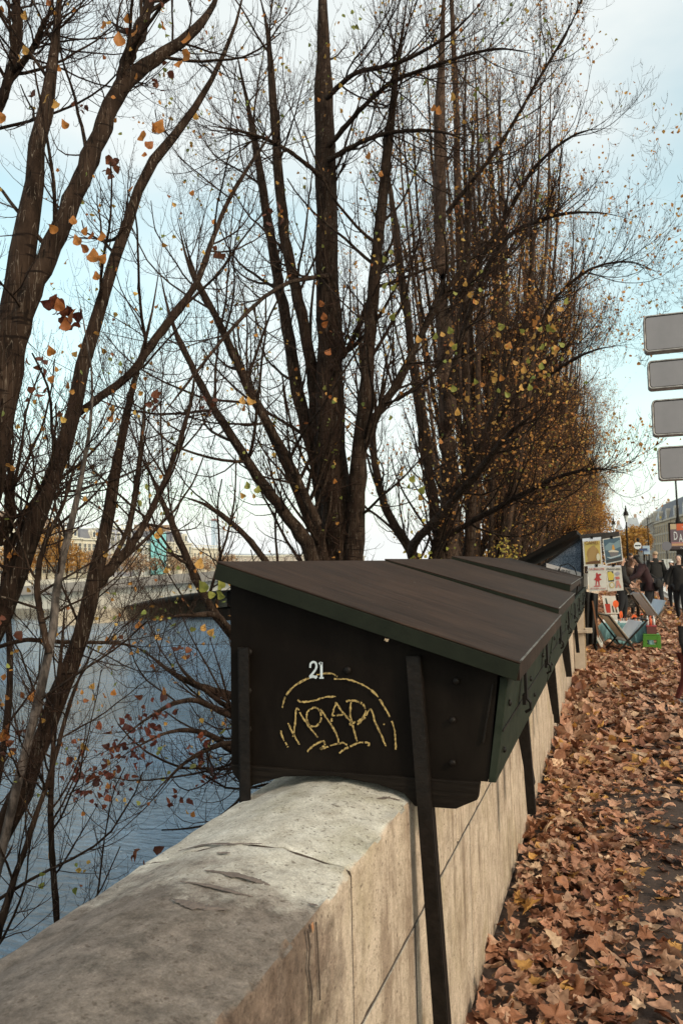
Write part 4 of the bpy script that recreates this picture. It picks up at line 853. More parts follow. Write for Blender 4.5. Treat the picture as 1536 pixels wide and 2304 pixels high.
for sd_, (H_, n_) in enumerate(((31, 20), (29.5, 21))):
    b_ = (0, 0, 0)
    tD, _ = grow_tree('poplar_tree', 'x', 'poplars along the lower quay', b_, fan_limbs(b_, H_, n_, .25, 31+sd_, arcs=5 if sd_ == 0 else 6), oD, 40+sd_)
    protoD.append(tD)
ys = [23.6, 30, 36.5, 43, 50, 57, 64, 72, 80, 89, 99, 110, 122, 135, 150, 167]
words = ['third', 'fourth', 'fifth', 'sixth', 'seventh', 'eighth', 'ninth', 'tenth', 'eleventh', 'twelfth', 'thirteenth', 'fourteenth', 'fifteenth', 'sixteenth', 'seventeenth', 'eighteenth']
for i, y in enumerate(ys):
    src = protoD[i % 2]; t = src if i < 2 else copy_tree(src)
    t.location = (ROWX+.25*math.sin(i*2.3), y, -4.45); t.rotation_euler.z = 0 if i < 2 else (-.5, .3, .6, -.2)[i % 4]*1.0
    s_ = (1.0, .98, 1.03, .96)[i % 4]*(1 if i < 6 else .93); t.scale = (s_, s_, s_)
    t['label'] = '%s poplar of the row counted from the camera, upright brown stems with small orange leaves' % words[i]
# golden, still leafy small trees low in the row
def leafy(name, label, cat, base, H_, rad, nl, pal, seed, size=(.10, .2), trunk_r=.12, zlo=.25, group=None):
    rr = np.random.default_rng(seed); t = empty(name, base, label, cat, group); b = Vector(base)
    q = MB(); q.tube([b, b+Vector((.03*H_, 0, H_*.3)), b+Vector((0, .02*H_, H_*.62)), b+Vector((0, 0, H_*.9))], [trunk_r, trunk_r*.8, trunk_r*.5, trunk_r*.1], 8); q.build('trunk', M_bark, t, smooth=True)
    q = MB()
    for k in range(9):
        a = k*2.4; z = H_*(.28+.055*k); L_ = rad*.8; q.tube([b+Vector((0, 0, z)), b+Vector((math.cos(a)*L_*.5, math.sin(a)*L_*.5, z+H_*.1)), b+Vector((math.cos(a)*L_, math.sin(a)*L_, z+H_*.22))], [trunk_r*.35, trunk_r*.2, .01], 5)
    q.build('limb', M_bark, t, smooth=True)
    nc = 60; c = rr.normal(size=(nc, 3)); c /= np.linalg.norm(c, axis=1, keepdims=True); c *= rr.uniform(.3, 1, (nc, 1))**.6
    zz = H_*(zlo+1)/2; C_ = c*np.array([rad, rad, H_*(1-zlo)/2])+np.array([b.x, b.y, b.z+zz])
    k = rr.integers(0, nc, nl); P = C_[k]+rr.normal(size=(nl, 3))*np.array([rad, rad, H_*.3])*.13
    global rng; rng = rr
    tag(scatter('crown', LEAF_LO, P, rot_mats(rr.uniform(0, 6.3, nl), rr.uniform(.5, 2.6, nl), rr.uniform(0, 6.3, nl)), rr.uniform(size[0], size[1], nl), colors(nl, pal, .35), M_leaf, t), kind='stuff')
    return t
GOLD = [(.62, .30, .04, 3), (.70, .40, .07, 3), (.45, .18, .03, 2)]
leafy('golden_tree', 'bright golden tree low behind the farther trunks, left of the open stall', 'tree', (-5.5, 44, -4.45), 9.5, 1.7, 5200, GOLD, 5, (.10, .2), group='golden trees beyond the poplars')
leafy('golden_tree', 'golden tree standing behind the poplars, just left of the stall awning', 'tree', (-3.2, 60, -4.45), 10.5, 1.7, 4200, GOLD, 6, (.12, .24), group='golden trees beyond the poplars')
leafy('golden_tree', 'tall pale golden tree top over the stall beside the first street lamp', 'tree', (-.9, 92, -4.45), 13.8, 2.0, 3600, [(.62, .36, .10, 2), (.5, .26, .07, 2), (.36, .16, .05, 1)], 9, (.14, .28), group='golden trees beyond the poplars')
leafy('green_shrub', 'yellow green leafy shrub growing up behind the closed boxes', 'shrub', (-3.0, 13.6, -4.45), 6.35, .55, 420, [(.30, .30, .06, 3), (.46, .38, .08, 3), (.22, .10, .04, 1)], 7, (.05, .09), .05, .72)
leafy('green_shrub', 'lower yellowish shrub beside the third poplar trunk', 'shrub', (-2.6, 20.5, -4.45), 6.6, .6, 420, [(.34, .28, .05, 3), (.50, .33, .06, 3)], 8, (.05, .09), .05, .75)

# ------------------------------------------------------------------ fallen leaves
rng = np.random.default_rng(77)
_rr = random.Random(12); PL = [leaf_shape('plane', _rr) for _ in range(7)]+[leaf_shape('poplar', _rr) for _ in range(5)]
PALG = [(.38, .185, .115, 5), (.45, .25, .165, 4), (.29, .125, .065, 3), (.14, .052, .028, 2.2), (.52, .28, .085, 1.3), (.40, .24, .16, 4), (.58, .40, .27, 2.4)]
def fbm(x, y, s, seed):
    r_ = np.random.default_rng(seed); v = np.zeros_like(x); a = 1
    for k in range(4):
        for _ in range(3):
            th, ph = r_.uniform(0, 6.3), r_.uniform(0, 6.3); v += a*np.sin((x*np.cos(th)+y*np.sin(th))*s*2**k+ph)
        a *= .6
    return v/4
def dens(x, y):
    d = x-WX
    g = .62*np.exp(-(d/(.40+.045*y))**2)+.03+fbm(x, y, 3.8, 5)*.22+np.clip((y-4.0)*.09, 0, .6)
    g = np.where(d < .10, g-.15, g)
    return np.clip(g, .018, 1)
def lay(n, y0, y1, x1, pw=1.0):
    y = y0+(y1-y0)*rng.uniform(0, 1, n)**pw; x = rng.uniform(WX+.03, x1, n); k = rng.uniform(0, 1, n) < dens(x, y)
    return x[k], y[k]
def leafrot(n, x, tilt=.33):
    near = np.exp(-((x-WX)/.35)**2)
    return rot_mats(rng.uniform(0, 6.3, n), rng.normal(0, 1, n)*(tilt+.38*near), rng.uniform(0, 6.3, n)+np.where(rng.random(n) < .3, 0, 0))
# the largest, nearest ones one by one
x, y = lay(1500, 2.1, 4.9, 1.25, 1.25); vis = []
for a, b in zip(x, y):
    v = Vector((a, b, -EYE)); d = v.dot(AW); u = 768+FPX*v.dot(AR)/d; q_ = 1152-FPX*v.dot(AU)/d
    if u < 1620 and q_ < 2400: vis.append((a, b, d))
vis.sort(key=lambda k: k[2]); sel = vis[:300]
LIT = leaf_mesh_variants(PL, [p[:3] for p in PALG[:6]], 'leaf', M_litter); six = len(PALG[:6])
for a, b, d in sel:
    k = random.randrange(len(PL)); c = random.choices(range(six), [5, 4, 3, 2.2, 1.6, 3])[0]
    o = bpy.data.objects.new('leaf', LIT[k*six+c]); COL.objects.link(o); o.parent = foot
    near = math.exp(-((a-WX)/.3)**2); o.location = (a, b, .012+random.uniform(0, .03)+.03*near)
    o.rotation_euler = (random.gauss(0, .26+.35*near), random.gauss(0, .26+.35*near), random.uniform(0, 6.3)); s_ = random.uniform(.045, .102) if k < 7 else random.uniform(.045, .078); o.scale = (s_, s_, s_*random.uniform(.8, 1.6))
ymax = max(v[1] for v in sel) if sel else 3
def litter(nm, n, y0, y1, x1, shapes, size, pw, lift, tilt=.33):
    x, y = lay(n, y0, y1, x1, pw); n = len(x); near = np.exp(-((x-WX)/.3)**2)
    pos = np.stack([x, y, lift+rng.uniform(0, .028, n)+near*rng.uniform(0, .06, n)], 1)
    return scatter(nm, shapes, pos, leafrot(n, x, tilt), rng.uniform(size[0], size[1], n), colors(n, PALG, .28), M_litter)
tag(litter('fallen_leaves_near', 8600, 1.9, 6.4, 1.6, PL, (.028, .088), 1.0, .008), kind='stuff', label='dense brown plane leaves carpeting the pavement by the wall')
tag(litter('fallen_leaves', 17000, 6.2, 24, 2.05, LEAF_LO+PL[:2], (.07, .14), 1.15, .010, .42), kind='stuff', label='brown leaf carpet under and around the stall')
tag(litter('fallen_leaves_far', 8000, 24, 60, 2.0, LEAF_LO, (.10, .18), 1, .01, .4), kind='stuff', label='thin brown leaf litter farther down the pavement')
# crumbs, stalks and scraps between the leaves
n = 2600; x = rng.uniform(WX+.02, 1.5, n); y = rng.uniform(1.9, 7, n)
tag(scatter('leaf_scraps', LEAF_LO, np.stack([x, y, np.full(n, .005)], 1), rot_mats(rng.uniform(0, 6.3, n), rng.normal(0, .2, n), rng.uniform(0, 6.3, n)), rng.uniform(.006, .022, n), colors(n, PALG, .3), M_litter), kind='stuff')
n = 500; x, y = lay(900, 2, 6, 1.5); n = len(x); a = rng.uniform(0, 6.3, n); l = rng.uniform(.03, .09, n)
P = np.stack([np.stack([x+np.cos(a)*l*k+rng.normal(0, .003, n), y+np.sin(a)*l*k, .018+.012*k*(1-k)*4+rng.uniform(0, .02, n)*0], 1) for k in (0, .5, 1)], 1)
V, Q = tubes_np(P, np.full((n, 3), .0013), 3); tag(fast_mesh('leaf_stalks', V, Q, mat('stalk', (.22, .09, .04), .7)), kind='stuff')

# ------------------------------------------------------------------ people
def skin(name, chains, m, parent, sub=2):
    """chains: lists of (x, y, z, rx[, ry]); chains sharing an identical first point join there. One continuous mesh."""
    V, E_, Rd, key = [], [], [], {}
    for ch in chains:
        prev = None
        for q in ch:
            k = tuple(round(v, 4) for v in q[:3])
            if k not in key: key[k] = len(V); V.append(q[:3]); Rd.append((q[3], q[4] if len(q) > 4 else q[3]))
            i = key[k]
            if prev is not None and prev != i: E_.append((prev, i))
            prev = i
    off = Vector((0, 0, 0))
    me = bpy.data.meshes.new(name); me.from_pydata(V, E_, []); me.materials.append(m)
    o = bpy.data.objects.new(name, me); COL.objects.link(o); o.parent = parent
    md = o.modifiers.new('skin', 'SKIN'); md.use_smooth_shade = True
    comp = list(range(len(V)))
    def find(a):
        while comp[a] != a: a = comp[a]
        return a
    for a, b in E_: comp[find(a)] = find(b)
    seen = set()
    for i, d in enumerate(me.skin_vertices[0].data):
        d.radius = Rd[i]; r = find(i); d.use_root = r not in seen; seen.add(r)
    s = o.modifiers.new('sub', 'SUBSURF'); s.levels = sub; s.render_levels = sub
    return o
def person(foot_pt, h, face, label, coat=M_black, trou=M_jean, hair=M_hairk, lean=0.0, long_hair=True, stride=.12, arm=((.0, .0), (.0, .0)), coat_len=.78, bag=None, cap=None, group=None, trou2=None, skin_m=M_skin, width=1.0, shoe=M_shoe, head_turn=0):
    k = h/1.72
    t = empty('person', foot_pt, label, 'person', group); t.rotation_euler.z = face
    S_ = lambda x, y, z: (x*k, y*k, z*k)          # local: facing -y
    def bend(x, y, z):                             # lean the upper body forward about the hips
        if z > .95: dz = z-.95; return S_(x, y-math.sin(lean)*dz, .95+math.cos(lean)*dz+y*0)
        return S_(x, y, z)
    def Q(x, y, z, r, r2=None): return (*bend(x, y, z), r*k, (r2 or r)*k)
    w_ = width
    hip = (0, 0, .95); chest = Q(0, 0, 1.30, .125*w_, .10)
    legL = [Q(0, 0, .95, .12*w_, .10), Q(.09, -stride*.1, .88, .085), Q(.10, -stride*.6, .50, .056), Q(.10, -stride*.3, .09, .036), Q(.10, -stride*.3-.11, .035, .036), Q(.10, -stride*.3-.17, .03, .026)]
    legR = [Q(0, 0, .95, .12*w_, .10), Q(-.09, stride*.1, .88, .085), Q(-.10, stride*.3, .50, .056), Q(-.10, stride*1.2, .09, .036), Q(-.10, stride*1.2-.11, .035, .036), Q(-.10, stride*1.2-.17, .03, .026)]
    torso = [Q(0, 0, .95, .12*w_, .10), Q(0, 0, 1.12, .105*w_, .09), chest, Q(0, 0, 1.44, .060), Q(0, -.01, 1.50, .048), Q(0, -.02, 1.57, .072, .085), Q(0, -.02, 1.64, .074, .088), Q(0, -.01, 1.70, .045)]
    arms = []; hands = []
    for sx, (fwd, out) in zip((1, -1), arm):
        sh = bend(.17*sx*w_, 0, 1.40)
        el = (sh[0]+sx*(.06+out*.25)*k, sh[1]-fwd*.20*k+.02*k, sh[2]-.27*k*(1-.35*fwd)); wr = (el[0]+sx*out*.1*k, el[1]-(.06+fwd*.24)*k, el[2]-.24*k*(1-.75*fwd)); dv = Vector(wr)-Vector(el); dv.normalize()
        pm = Vector(wr)+dv*.06*k; pe = Vector(wr)+dv*.09*k; side = dv.cross(Vector((sx, 0, 0))); side = side.normalized() if side.length > .1 else Vector((0, 1, 0))
        arms.append([chest, (*sh, .062*k, .06*k), (*el, .043*k, .043*k), (*wr, .028*k, .028*k), (*pm, .038*k, .022*k), (*pe, .036*k, .018*k)])
        for f in range(4):
            a = pe+side*(.024*(f-1.5))*k; ln = (.065, .078, .072, .055)[f]*k; c = Vector((0, -.3, -.1))
            p2 = a+(dv*.55)*ln; p3 = p2+(dv*.35+Vector((-sx*.22, 0, 0)))*ln; hands.append([(*(a-dv*.02*k), .010*k, .010*k), (*p2, .0095*k, .0095*k), (*p3, .008*k, .008*k)])
        a = pm+side*-.03*k; hands.append([(*a, .012*k, .012*k), (*(a+side*-.025*k+dv*.02*k), .011*k, .011*k), (*(a+side*-.035*k+dv*.05*k), .009*k, .009*k)])
    nose = [torso[5], Q(0, -.095, 1.575, .016, .016), Q(0, -.115, 1.565, .012, .012)]
    skin('body', [torso, legL, legR]+arms+[nose]+hands, skin_m, t)
    z0 = 1.72-coat_len*1.0
    body = [Q(0, 0, 1.27, .165*w_, .135), Q(0, 0, 1.12, .165*w_, .135), Q(0, 0, .95, .175*w_, .145), Q(0, 0, max(.95-.18, z0+.05), .185*w_, .15), Q(0, 0, z0, .19*w_, .155)] if coat_len > .8 else [Q(0, 0, 1.27, .16*w_, .13), Q(0, 0, 1.1, .165*w_, .13), Q(0, 0, .93, .17*w_, .14), Q(0, 0, .86, .17*w_, .14)]
    ch = [body, [body[0], Q(0, .0, 1.37, .155*w_, .12), Q(0, .0, 1.44, .115, .09), Q(0, .012, 1.50, .078, .075), Q(0, 0, 1.475, .075, .07)]]
    for a_ in arms: ch.append([body[0], (a_[1][0]*.95, a_[1][1], a_[1][2]-.015*k, .092*k, .088*k), (*a_[2][:3], .074*k, .074*k), (*a_[3][:3], .050*k, .050*k)])
    skin('coat', ch, coat, t)
    tr = []
    for Lg in (legL, legR): tr.append([Q(0, 0, .93, .135*w_, .12)]+[(q[0], q[1], q[2], q[3]*1.32, q[4]*1.32) for q in Lg[1:4]])
    skin('trousers', tr, trou, t)
    for Lg in (legL, legR):
        skin('shoe', [[(Lg[3][0], Lg[3][1], .07*k, .046*k, .046*k), (Lg[4][0], Lg[4][1], .045*k, .046*k, .042*k), (Lg[5][0], Lg[5][1]-.02*k, .038*k, .036*k, .032*k)]], shoe, t)
    hc = bend(0, .012, 1.62)
    hs = [[(*bend(0, .01, 1.60), .088*k, .088*k), (*bend(0, .015, 1.665), .086*k, .090*k), (*bend(0, .0, 1.72), .055*k, .06*k)]]
    if long_hair: hs.append([(*bend(0, .01, 1.60), .088*k, .088*k), (*bend(0, .05, 1.50), .085*k, .06*k), (*bend(0, .07, 1.38), .075*k, .045*k)])
    skin('hair', hs, hair, t)
    q = MB(); 
    for sx in (-1, 1):
        e = Vector(bend(.03*sx, -.098, 1.605)); q.tube([e+Vector((0, .012, 0)), e+Vector((0, .004, 0)), e], [.014*k, .012*k, .004*k], 8)
    mm_ = q; V = [v for v in q.V]; o = bpy.data.objects.new('eyes', bpy.data.meshes.new('eyes')); o.data.from_pydata([tuple(v) for v in V], [], q.F); o.data.materials.append(M_shoe); COL.objects.link(o); o.parent = t
    if cap: skin('cap', [[(*bend(0, 0, 1.665), .098*k, .10*k), (*bend(0, 0, 1.72), .075*k, .08*k), (*bend(0, 0, 1.755), .04*k, .04*k)]], cap, t)
    if bag: 
        bx = Vector(S_(*bag)); skin('shoulder_bag', [[(bx.x, bx.y, bx.z, .11*k, .07*k), (bx.x+.02, bx.y+.02, bx.z+.16*k, .12*k, .07*k), (bx.x, bx.y+.03, bx.z+.26*k, .05*k, .04*k)]], M_black, t)
        q = MB(); a = bx+Vector((0, 0, .26*k)); b = Vector(bend(-.10, 0, 1.43)); q.bar(a, b, .03, .012)
        o = bpy.data.objects.new('bag_strap', bpy.data.meshes.new('bag_strap')); o.data.from_pydata([tuple(v) for v in q.V], [], q.F); o.data.materials.append(M_black); COL.objects.link(o); o.parent = t
    return t
P1 = on_z(1462, 1398); P2 = on_z(1478, 1372); 
person(P1, 1.78, R(-80), 'person in a dark maroon coat with a black shoulder bag, bending over the print table', coat=M_maroon, lean=.42, arm=((.7, .0), (.5, .0)), coat_len=.98, bag=(.24, .16, .80), width=1.45, hair=M_hairk)
person(P2, 1.84, R(198), 'person in a long black coat with thinning fair hair, seen from behind in the street', coat=M_black, hair=M_hairw, long_hair=False, coat_len=1.05, width=1.15, stride=.2)
person(on_z(1417, 1390), 1.66, R(70), 'person with brown shoulder length hair and a brown jacket behind the stall table', coat=M_brown, hair=M_hairb, lean=.2, arm=((.8, 0), (.8, 0)), trou=M_jean)
person(on_z(1402, 1402), 1.70, R(95), 'person in black with reddish hair half hidden behind the hanging prints', coat=M_black, hair=M_hairb, arm=((.5, 0), (.3, 0)), coat_len=1.0)
person(on_z(1422, 1345), 1.86, R(150), 'tall person with short dark hair walking away beyond the stall', coat=M_brown, hair=M_hairk, long_hair=False, width=1.0, stride=.2)
person(on_z(1532, 1398), 1.70, R(-12), 'person in a black coat with short black hair walking towards us at the right edge', coat=M_black, hair=M_hairk, long_hair=False, coat_len=.95, stride=.25, arm=((.25, .1), (.1, .2)), skin_m=M_skin2)
person(on_z(1514, 1372), 1.50, R(-20), 'person in a white knitted cap and dark jacket behind the black coat', coat=M_black, hair=M_hairb, cap=M_whitecloth, arm=((.3, .1), (.2, 0)))
# a child walking past at the frame edge: dark sleeve, red brown trousers, grey shoe
cf = on_z(1556, 1586); person(cf, 1.02, R(60), 'child in a black padded jacket and red brown trousers at the right edge', coat=M_black, trou=M_red, shoe=M_shoeg, hair=M_hairb, long_hair=False, coat_len=.7, arm=((.2, .5), (.2, .1)), width=1.25, stride=.2)

# ------------------------------------------------------------------ the open stall on the parapet
SY = 9.65
M_speck = mat('speckled_blue_cloth', (.035, .05, .075), .9, c2=(.17, .20, .25), scale=120, lo=.45, hi=.6)
M_paper = mat('paper', (.66, .62, .56), .75, c2=(.58, .54, .48), scale=6)
st = empty('open_bookstall', (-.6, SY, 1.0), 'open bookseller box with lid propped up and a speckled blue side cloth', 'bookstall')
q = MB(); q.prism([(-1.05, 1.05), (-.36, 1.05), (-.36, 1.30), (-1.05, 1.34)], SY, 12.6); q.build('body', M_board, st)
q = MB(); q.prism([(-1.12, 1.60), (-1.10, 1.56), (-.40, 1.90), (-.36, 1.93), (-.36, 1.97), (-.42, 1.96)], SY, 12.6); q.build('raised_lid', M_board, st)
pts = [on_y(1304, 1203, SY), on_y(1392, 1196, SY), on_y(1392, 1211, SY), on_y(1386, 1213, SY), on_y(1340, 1212, SY), on_y(1304, 1214, SY)]
q = MB(); q.prism([(p.x, p.z) for p in pts], SY-.05, 12.4); q.build('awning', mat('dark_weathered_board', (.02, .015, .012), .8, c2=(.05, .04, .035), scale=9, bump=.5), st, bevel=.004)
pts = [on_y(px, py, SY+.02) for px, py in ((1222, 1272), (1306, 1212), (1308, 1300), (1300, 1305))]
q = MB(); q.prism([(p.x, p.z) for p in pts], SY+.02, SY+.035); q.build('side_cloth', M_speck, st)
q = MB(); q.bar(on_y(1215, 1276, SY), on_y(1308, 1207, SY), .03, .03); q.bar(on_y(1309, 1206, SY), on_y(1309, 1345, SY), .03, .03); q.build('side_frame', M_iron, st)
pts = [on_y(px, py, SY-.02) for px, py in ((1228, 1267), (1306, 1288), (1306, 1330), (1228, 1300))]
sb_ = MB().prism([(p.x, p.z) for p in pts], SY-.02, SY-.008).build('sign_board', mat('white_board', (.50, .44, .42), .7, c2=(.42, .37, .35), scale=5), st)
def text(body, loc, size, m, parent, rot=(R(90), 0, 0), ext=.001, align='CENTER', sx=1, name='lettering'):
    cu = bpy.data.curves.new(name, 'FONT'); cu.body = body; cu.size = size; cu.extrude = ext; cu.align_x = align; cu.resolution_u = 3
    o = bpy.data.objects.new(name, cu); COL.objects.link(o)
    bpy.context.view_layer.update(); dg = bpy.context.evaluated_depsgraph_get()
    me = bpy.data.meshes.new_from_object(o.evaluated_get(dg)); bpy.data.objects.remove(o)
    o2 = bpy.data.objects.new(name, me); COL.objects.link(o2); me.materials.clear(); me.materials.append(m)
    off = Vector((0, 0, 0)); p = parent
    while p is not None: off += p.location; p = p.parent
    o2.parent = parent; o2.location = Vector(loc)-off; o2.rotation_euler = rot; o2.scale = (sx, 1, 1); return o2
text('LIVRES', on_y(1264, 1289, SY-.025), .06, M_shoe, st, rot=(R(90), R(14), 0))
# white boarding and dark goods under the lid
q = MB(); a, b = on_y(1308, 1290, SY+.1), on_y(1322, 1326, SY+.1); q.box(a.x, b.x, SY+.08, SY+.10, b.z, a.z); q.build('side_panel', M_paper, st)
q = MB()
for k in range(14):
    y = SY+.25+k*.19; hh = random.uniform(.18, .27); q.box(-.60+random.uniform(-.04, .04), -.37, y, y+.13, 1.30, 1.30+hh)
q.build('books', mat('book_backs', (.10, .05, .03), .7, c2=(.35, .28, .2), scale=9), st)
# hanging prints
def col(name, c): return MATS.get(name) or mat(name, c, .6)
def poster(name, quad, Y, label, art, tilt=0):
    """quad: top-left, top-right, bottom-right, bottom-left in the photo"""
    P = [on_y(a, b, Y) for a, b in quad]; t = empty(name, P[0], label, 'print', 'prints hung on the open stall')
    q = MB(); q.prism([(p.x, p.z) for p in P], Y, Y+.006); q.build('sheet', M_paper, t)
    def uv(u, v, lift=.001):
        a = P[0].lerp(P[1], u); b = P[3].lerp(P[2], u); r = a.lerp(b, v); return Vector((r.x, Y-lift, r.z))
    for i, (nm, c, pl) in enumerate(art):
        pts = [uv(u, v, .0012+.0008*i) for u, v in pl]; mesh(nm, pts, [tuple(range(len(pts)))], col('ink_%02d%02d%02d' % tuple(int(x*99) for x in c), c), t)
    q = MB(); c_ = uv(.5, 0, .004); q.box(c_.x-.014, c_.x+.014, Y-.006, Y+.012, c_.z-.012, c_.z+.02); q.build('clip', M_iron, t)
    return t, uv
def ell(cx, cy, rx, ry, n=14, a0=0, a1=2*math.pi): return [(cx+rx*math.cos(a0+(a1-a0)*k/n), cy+ry*math.sin(a0+(a1-a0)*k/n)) for k in range(n)]
PY = SY-.12
t, uv = poster('hanging_print', [(1309, 1212), (1351, 1208), (1354, 1272), (1313, 1274)], PY, 'yellow print of a camel with red brown lettering, upper left of the four hung prints',
    [('header', (.66, .68, .75), [(0, 0), (1, 0), (1, .10), (0, .10)]), ('yellow_field', (.52, .38, .10), [(.08, .13), (.93, .13), (.93, .94), (.08, .94)]),
     ('hump', (.33, .19, .06), ell(.52, .58, .34, .26)), ('neck', (.36, .22, .08), [(.30, .55), (.45, .30), (.62, .28), (.74, .42), (.66, .62), (.5, .82), (.32, .9), (.2, .8)]), ('ground', (.12, .05, .02), [(.12, .86), (.9, .80), (.9, .93), (.12, .93)]), ('pale_patch', (.62, .56, .42), ell(.80, .70, .10, .13))])
text('CAMEL', uv(.5, .235, .012), .055, col('ink_brown', (.16, .05, .02)), t, sx=.9)
t, uv = poster('hanging_print', [(1354, 1213), (1395, 1206), (1401, 1262), (1361, 1270)], PY-.01, 'dark blue print of an ocean liner on waves, upper right of the four hung',
    [('sea', (.07, .12, .16), [(.05, .04), (.95, .04), (.95, .96), (.05, .96)]), ('cloud', (.20, .28, .31), [(.10, .30), (.35, .18), (.60, .24), (.92, .14), (.92, .42), (.5, .50), (.08, .46)]), ('hull', (.17, .15, .15), [(.26, .54), (.80, .62), (.74, .74), (.36, .76)]),
     ('deck', (.62, .55, .44), [(.24, .50), (.50, .48), (.80, .58), (.80, .62), (.26, .55)]), ('funnel', (.62, .30, .06), [(.46, .48), (.50, .30), (.58, .30), (.62, .50)]), ('wake', (.42, .48, .50), [(.10, .72), (.36, .76), (.74, .74), (.92, .70), (.86, .78), (.3, .82)]), ('band', (.05, .05, .05), [(.08, .84), (.92, .82), (.92, .93), (.08, .94)])])
t, uv = poster('hanging_print', [(1321, 1274), (1361, 1272), (1365, 1328), (1325, 1331)], PY, 'white print with a red dancing figure, lower left of the four hung',
    [('header', (.62, .62, .66), [(0, 0), (1, 0), (1, .06), (0, .06)]), ('figure', (.40, .03, .03), [(.44, .30), (.50, .26), (.55, .34), (.70, .32), (.74, .38), (.62, .42), (.64, .50), (.74, .56), (.60, .60), (.60, .78), (.54, .78), (.52, .62), (.46, .62), (.42, .78), (.37, .78), (.40, .58), (.30, .56), (.42, .44)]), ('shadow', (.48, .16, .15), ell(.46, .81, .2, .035))])
text('LA BEAUTE', uv(.5, .17, .006), .034, col('ink_red', (.42, .03, .03)), t)
text('EST DANS LA RUE', uv(.5, .93, .006), .021, col('ink_red', (.42, .03, .03)), t)
t, uv = poster('hanging_print', [(1361, 1273), (1396, 1272), (1402, 1328), (1366, 1331)], PY+.012, 'cream print with a cycle wheel and yellow square, lower right of the four hung',
    [('header', (.60, .60, .66), [(0, 0), (1, 0), (1, .06), (0, .06)]), ('black_square', (.035, .03, .03), [(.10, .22), (.46, .22), (.46, .62), (.10, .62)]), ('yellow_shape', (.60, .46, .08), [(.08, .26), (.30, .22), (.50, .36), (.42, .56), (.12, .58)]), ('wheel', (.50, .38, .14), ell(.30, .76, .17, .13)), ('hub', (.62, .58, .5), ell(.30, .76, .11, .085)), ('pink_shape', (.50, .13, .10), [(.55, .45), (.80, .44), (.84, .54), (.60, .56)]),
     ('rider', (.58, .25, .20), [(.60, .60), (.74, .58), (.88, .88), (.78, .90), (.70, .74), (.60, .90), (.54, .88)]), ('grey_ring', (.36, .33, .36), ell(.74, .32, .13, .08))])
text('FRANCAISE', uv(.5, .17, .006), .03, col('ink_dark', (.05, .03, .03)), t)
# cream post and its little shelf in front of the wall
pb = on_z(1300, 1520); t = empty('timber_post', (WX+.12, pb.y, 0), 'cream painted timber post standing against the parapet below the stall', 'post')
q = MB(); a = on_z(1285, 1520); q.box(WX+.01, WX+.15, pb.y-.02, pb.y+.12, 0.02, 1.04); q.build('board', M_cream, t, bevel=.004)
q = MB(); q.box(WX+.15, WX+.165, pb.y-.01, pb.y+.11, .02, 1.04); q.build('edge_board', M_wood, t)
q = MB(); q.box(WX+.0, WX+.20, pb.y-.10, pb.y+.05, .60, .64); q.box(WX+.165, WX+.26, pb.y-.05, pb.y+.08, .595, .66); q.build('shelf', M_cream, t, bevel=.004)
q = MB(); q.box(WX+.01, WX+.12, pb.y-.0, pb.y+.10, 0, .02); q.build('foot', M_iron, t)
# dark things stacked under the stall
gy = 12.6
def goods(name, label, cat, x, y, w_, d_, h_, m, lean=0, group=None):
    t = MB(); t.poly([(x, y, 0), (x+w_, y, 0), (x+w_, y+d_, 0), (x, y+d_, 0), (x+lean, y, h_), (x+w_+lean, y, h_), (x+w_+lean, y+d_, h_), (x+lean, y+d_, h_)], [(0,3,2,1),(4,5,6,7),(0,1,5,4),(1,2,6,5),(2,3,7,6),(3,0,4,7)])
    return tag(t.build(name, m, None, bevel=.004), label, cat, group)
pc = [on_y(px, py, 11.9) for px, py in ((1311, 1330), (1344, 1336), (1340, 1446), (1312, 1456))]
q = MB(); V = []; Fc = []
for i in range(13):
    for j in range(7):
        u, v = i/12, j/6; p = pc[0].lerp(pc[1], u).lerp(pc[3].lerp(pc[2], u), v); V.append((p.x, 11.9+.03*math.sin(u*15+v), max(.02, p.z)))
for i in range(12):
    for j in range(6): Fc.append((i*7+j, i*7+j+1, i*7+j+8, i*7+j+7))
dc = mesh('dark_sheet', V, Fc, M_black, None, True); sdm = dc.modifiers.new('t', 'SOLIDIFY'); sdm.thickness = .01; tag(dc, 'black sheet hanging from the stall down to the leaves', 'cloth')  # black sheet filling the dark region below the stall
tag(MB().bar(on_y(1332, 1352, 11.7), on_y(1345, 1434, 11.7), .03, .02).build('brown_strap', mat('tan_leather', (.20, .085, .04), .7)), 'tan brown strap hanging in front of the black sheet', 'strap')
for i, (a, b, c, lb) in enumerate((((1326, 1404), (1352, 1453), M_paper, 'pale edged picture frame leaning on the wall under the stall'), ((1318, 1412), (1340, 1462), M_iron, 'black picture frame leaning lowest against the parapet'), ((1336, 1404), (1356, 1446), mat('brown_frame', (.12, .08, .05), .6), 'brown picture frame leaning beside the blue cloth table'))):
    A, B = on_y(*a, 12.2+.25*i), on_y(*b, 12.2+.25*i); B.z = max(B.z, .02); t = empty('picture_frame', B, lb, 'picture frame', 'frames leaning under the stall')
    q = MB(); Wd = Vector((.0, .42, 0)); 
    for s in (0, 1): q.bar(A+Wd*s, B+Wd*s, .03, .03)
    q.bar(A, A+Wd, .03); q.bar(B, B+Wd, .03); q.build('frame', c, t)
    n = (A-B).normalized(); q = MB(); q.poly([A+Vector((.004, 0, 0)), A+Wd+Vector((.004, 0, 0)), B+Wd+Vector((.004, 0, 0)), B+Vector((.004, 0, 0))], [(0, 1, 2, 3)]); q.build('backing', M_board, t)
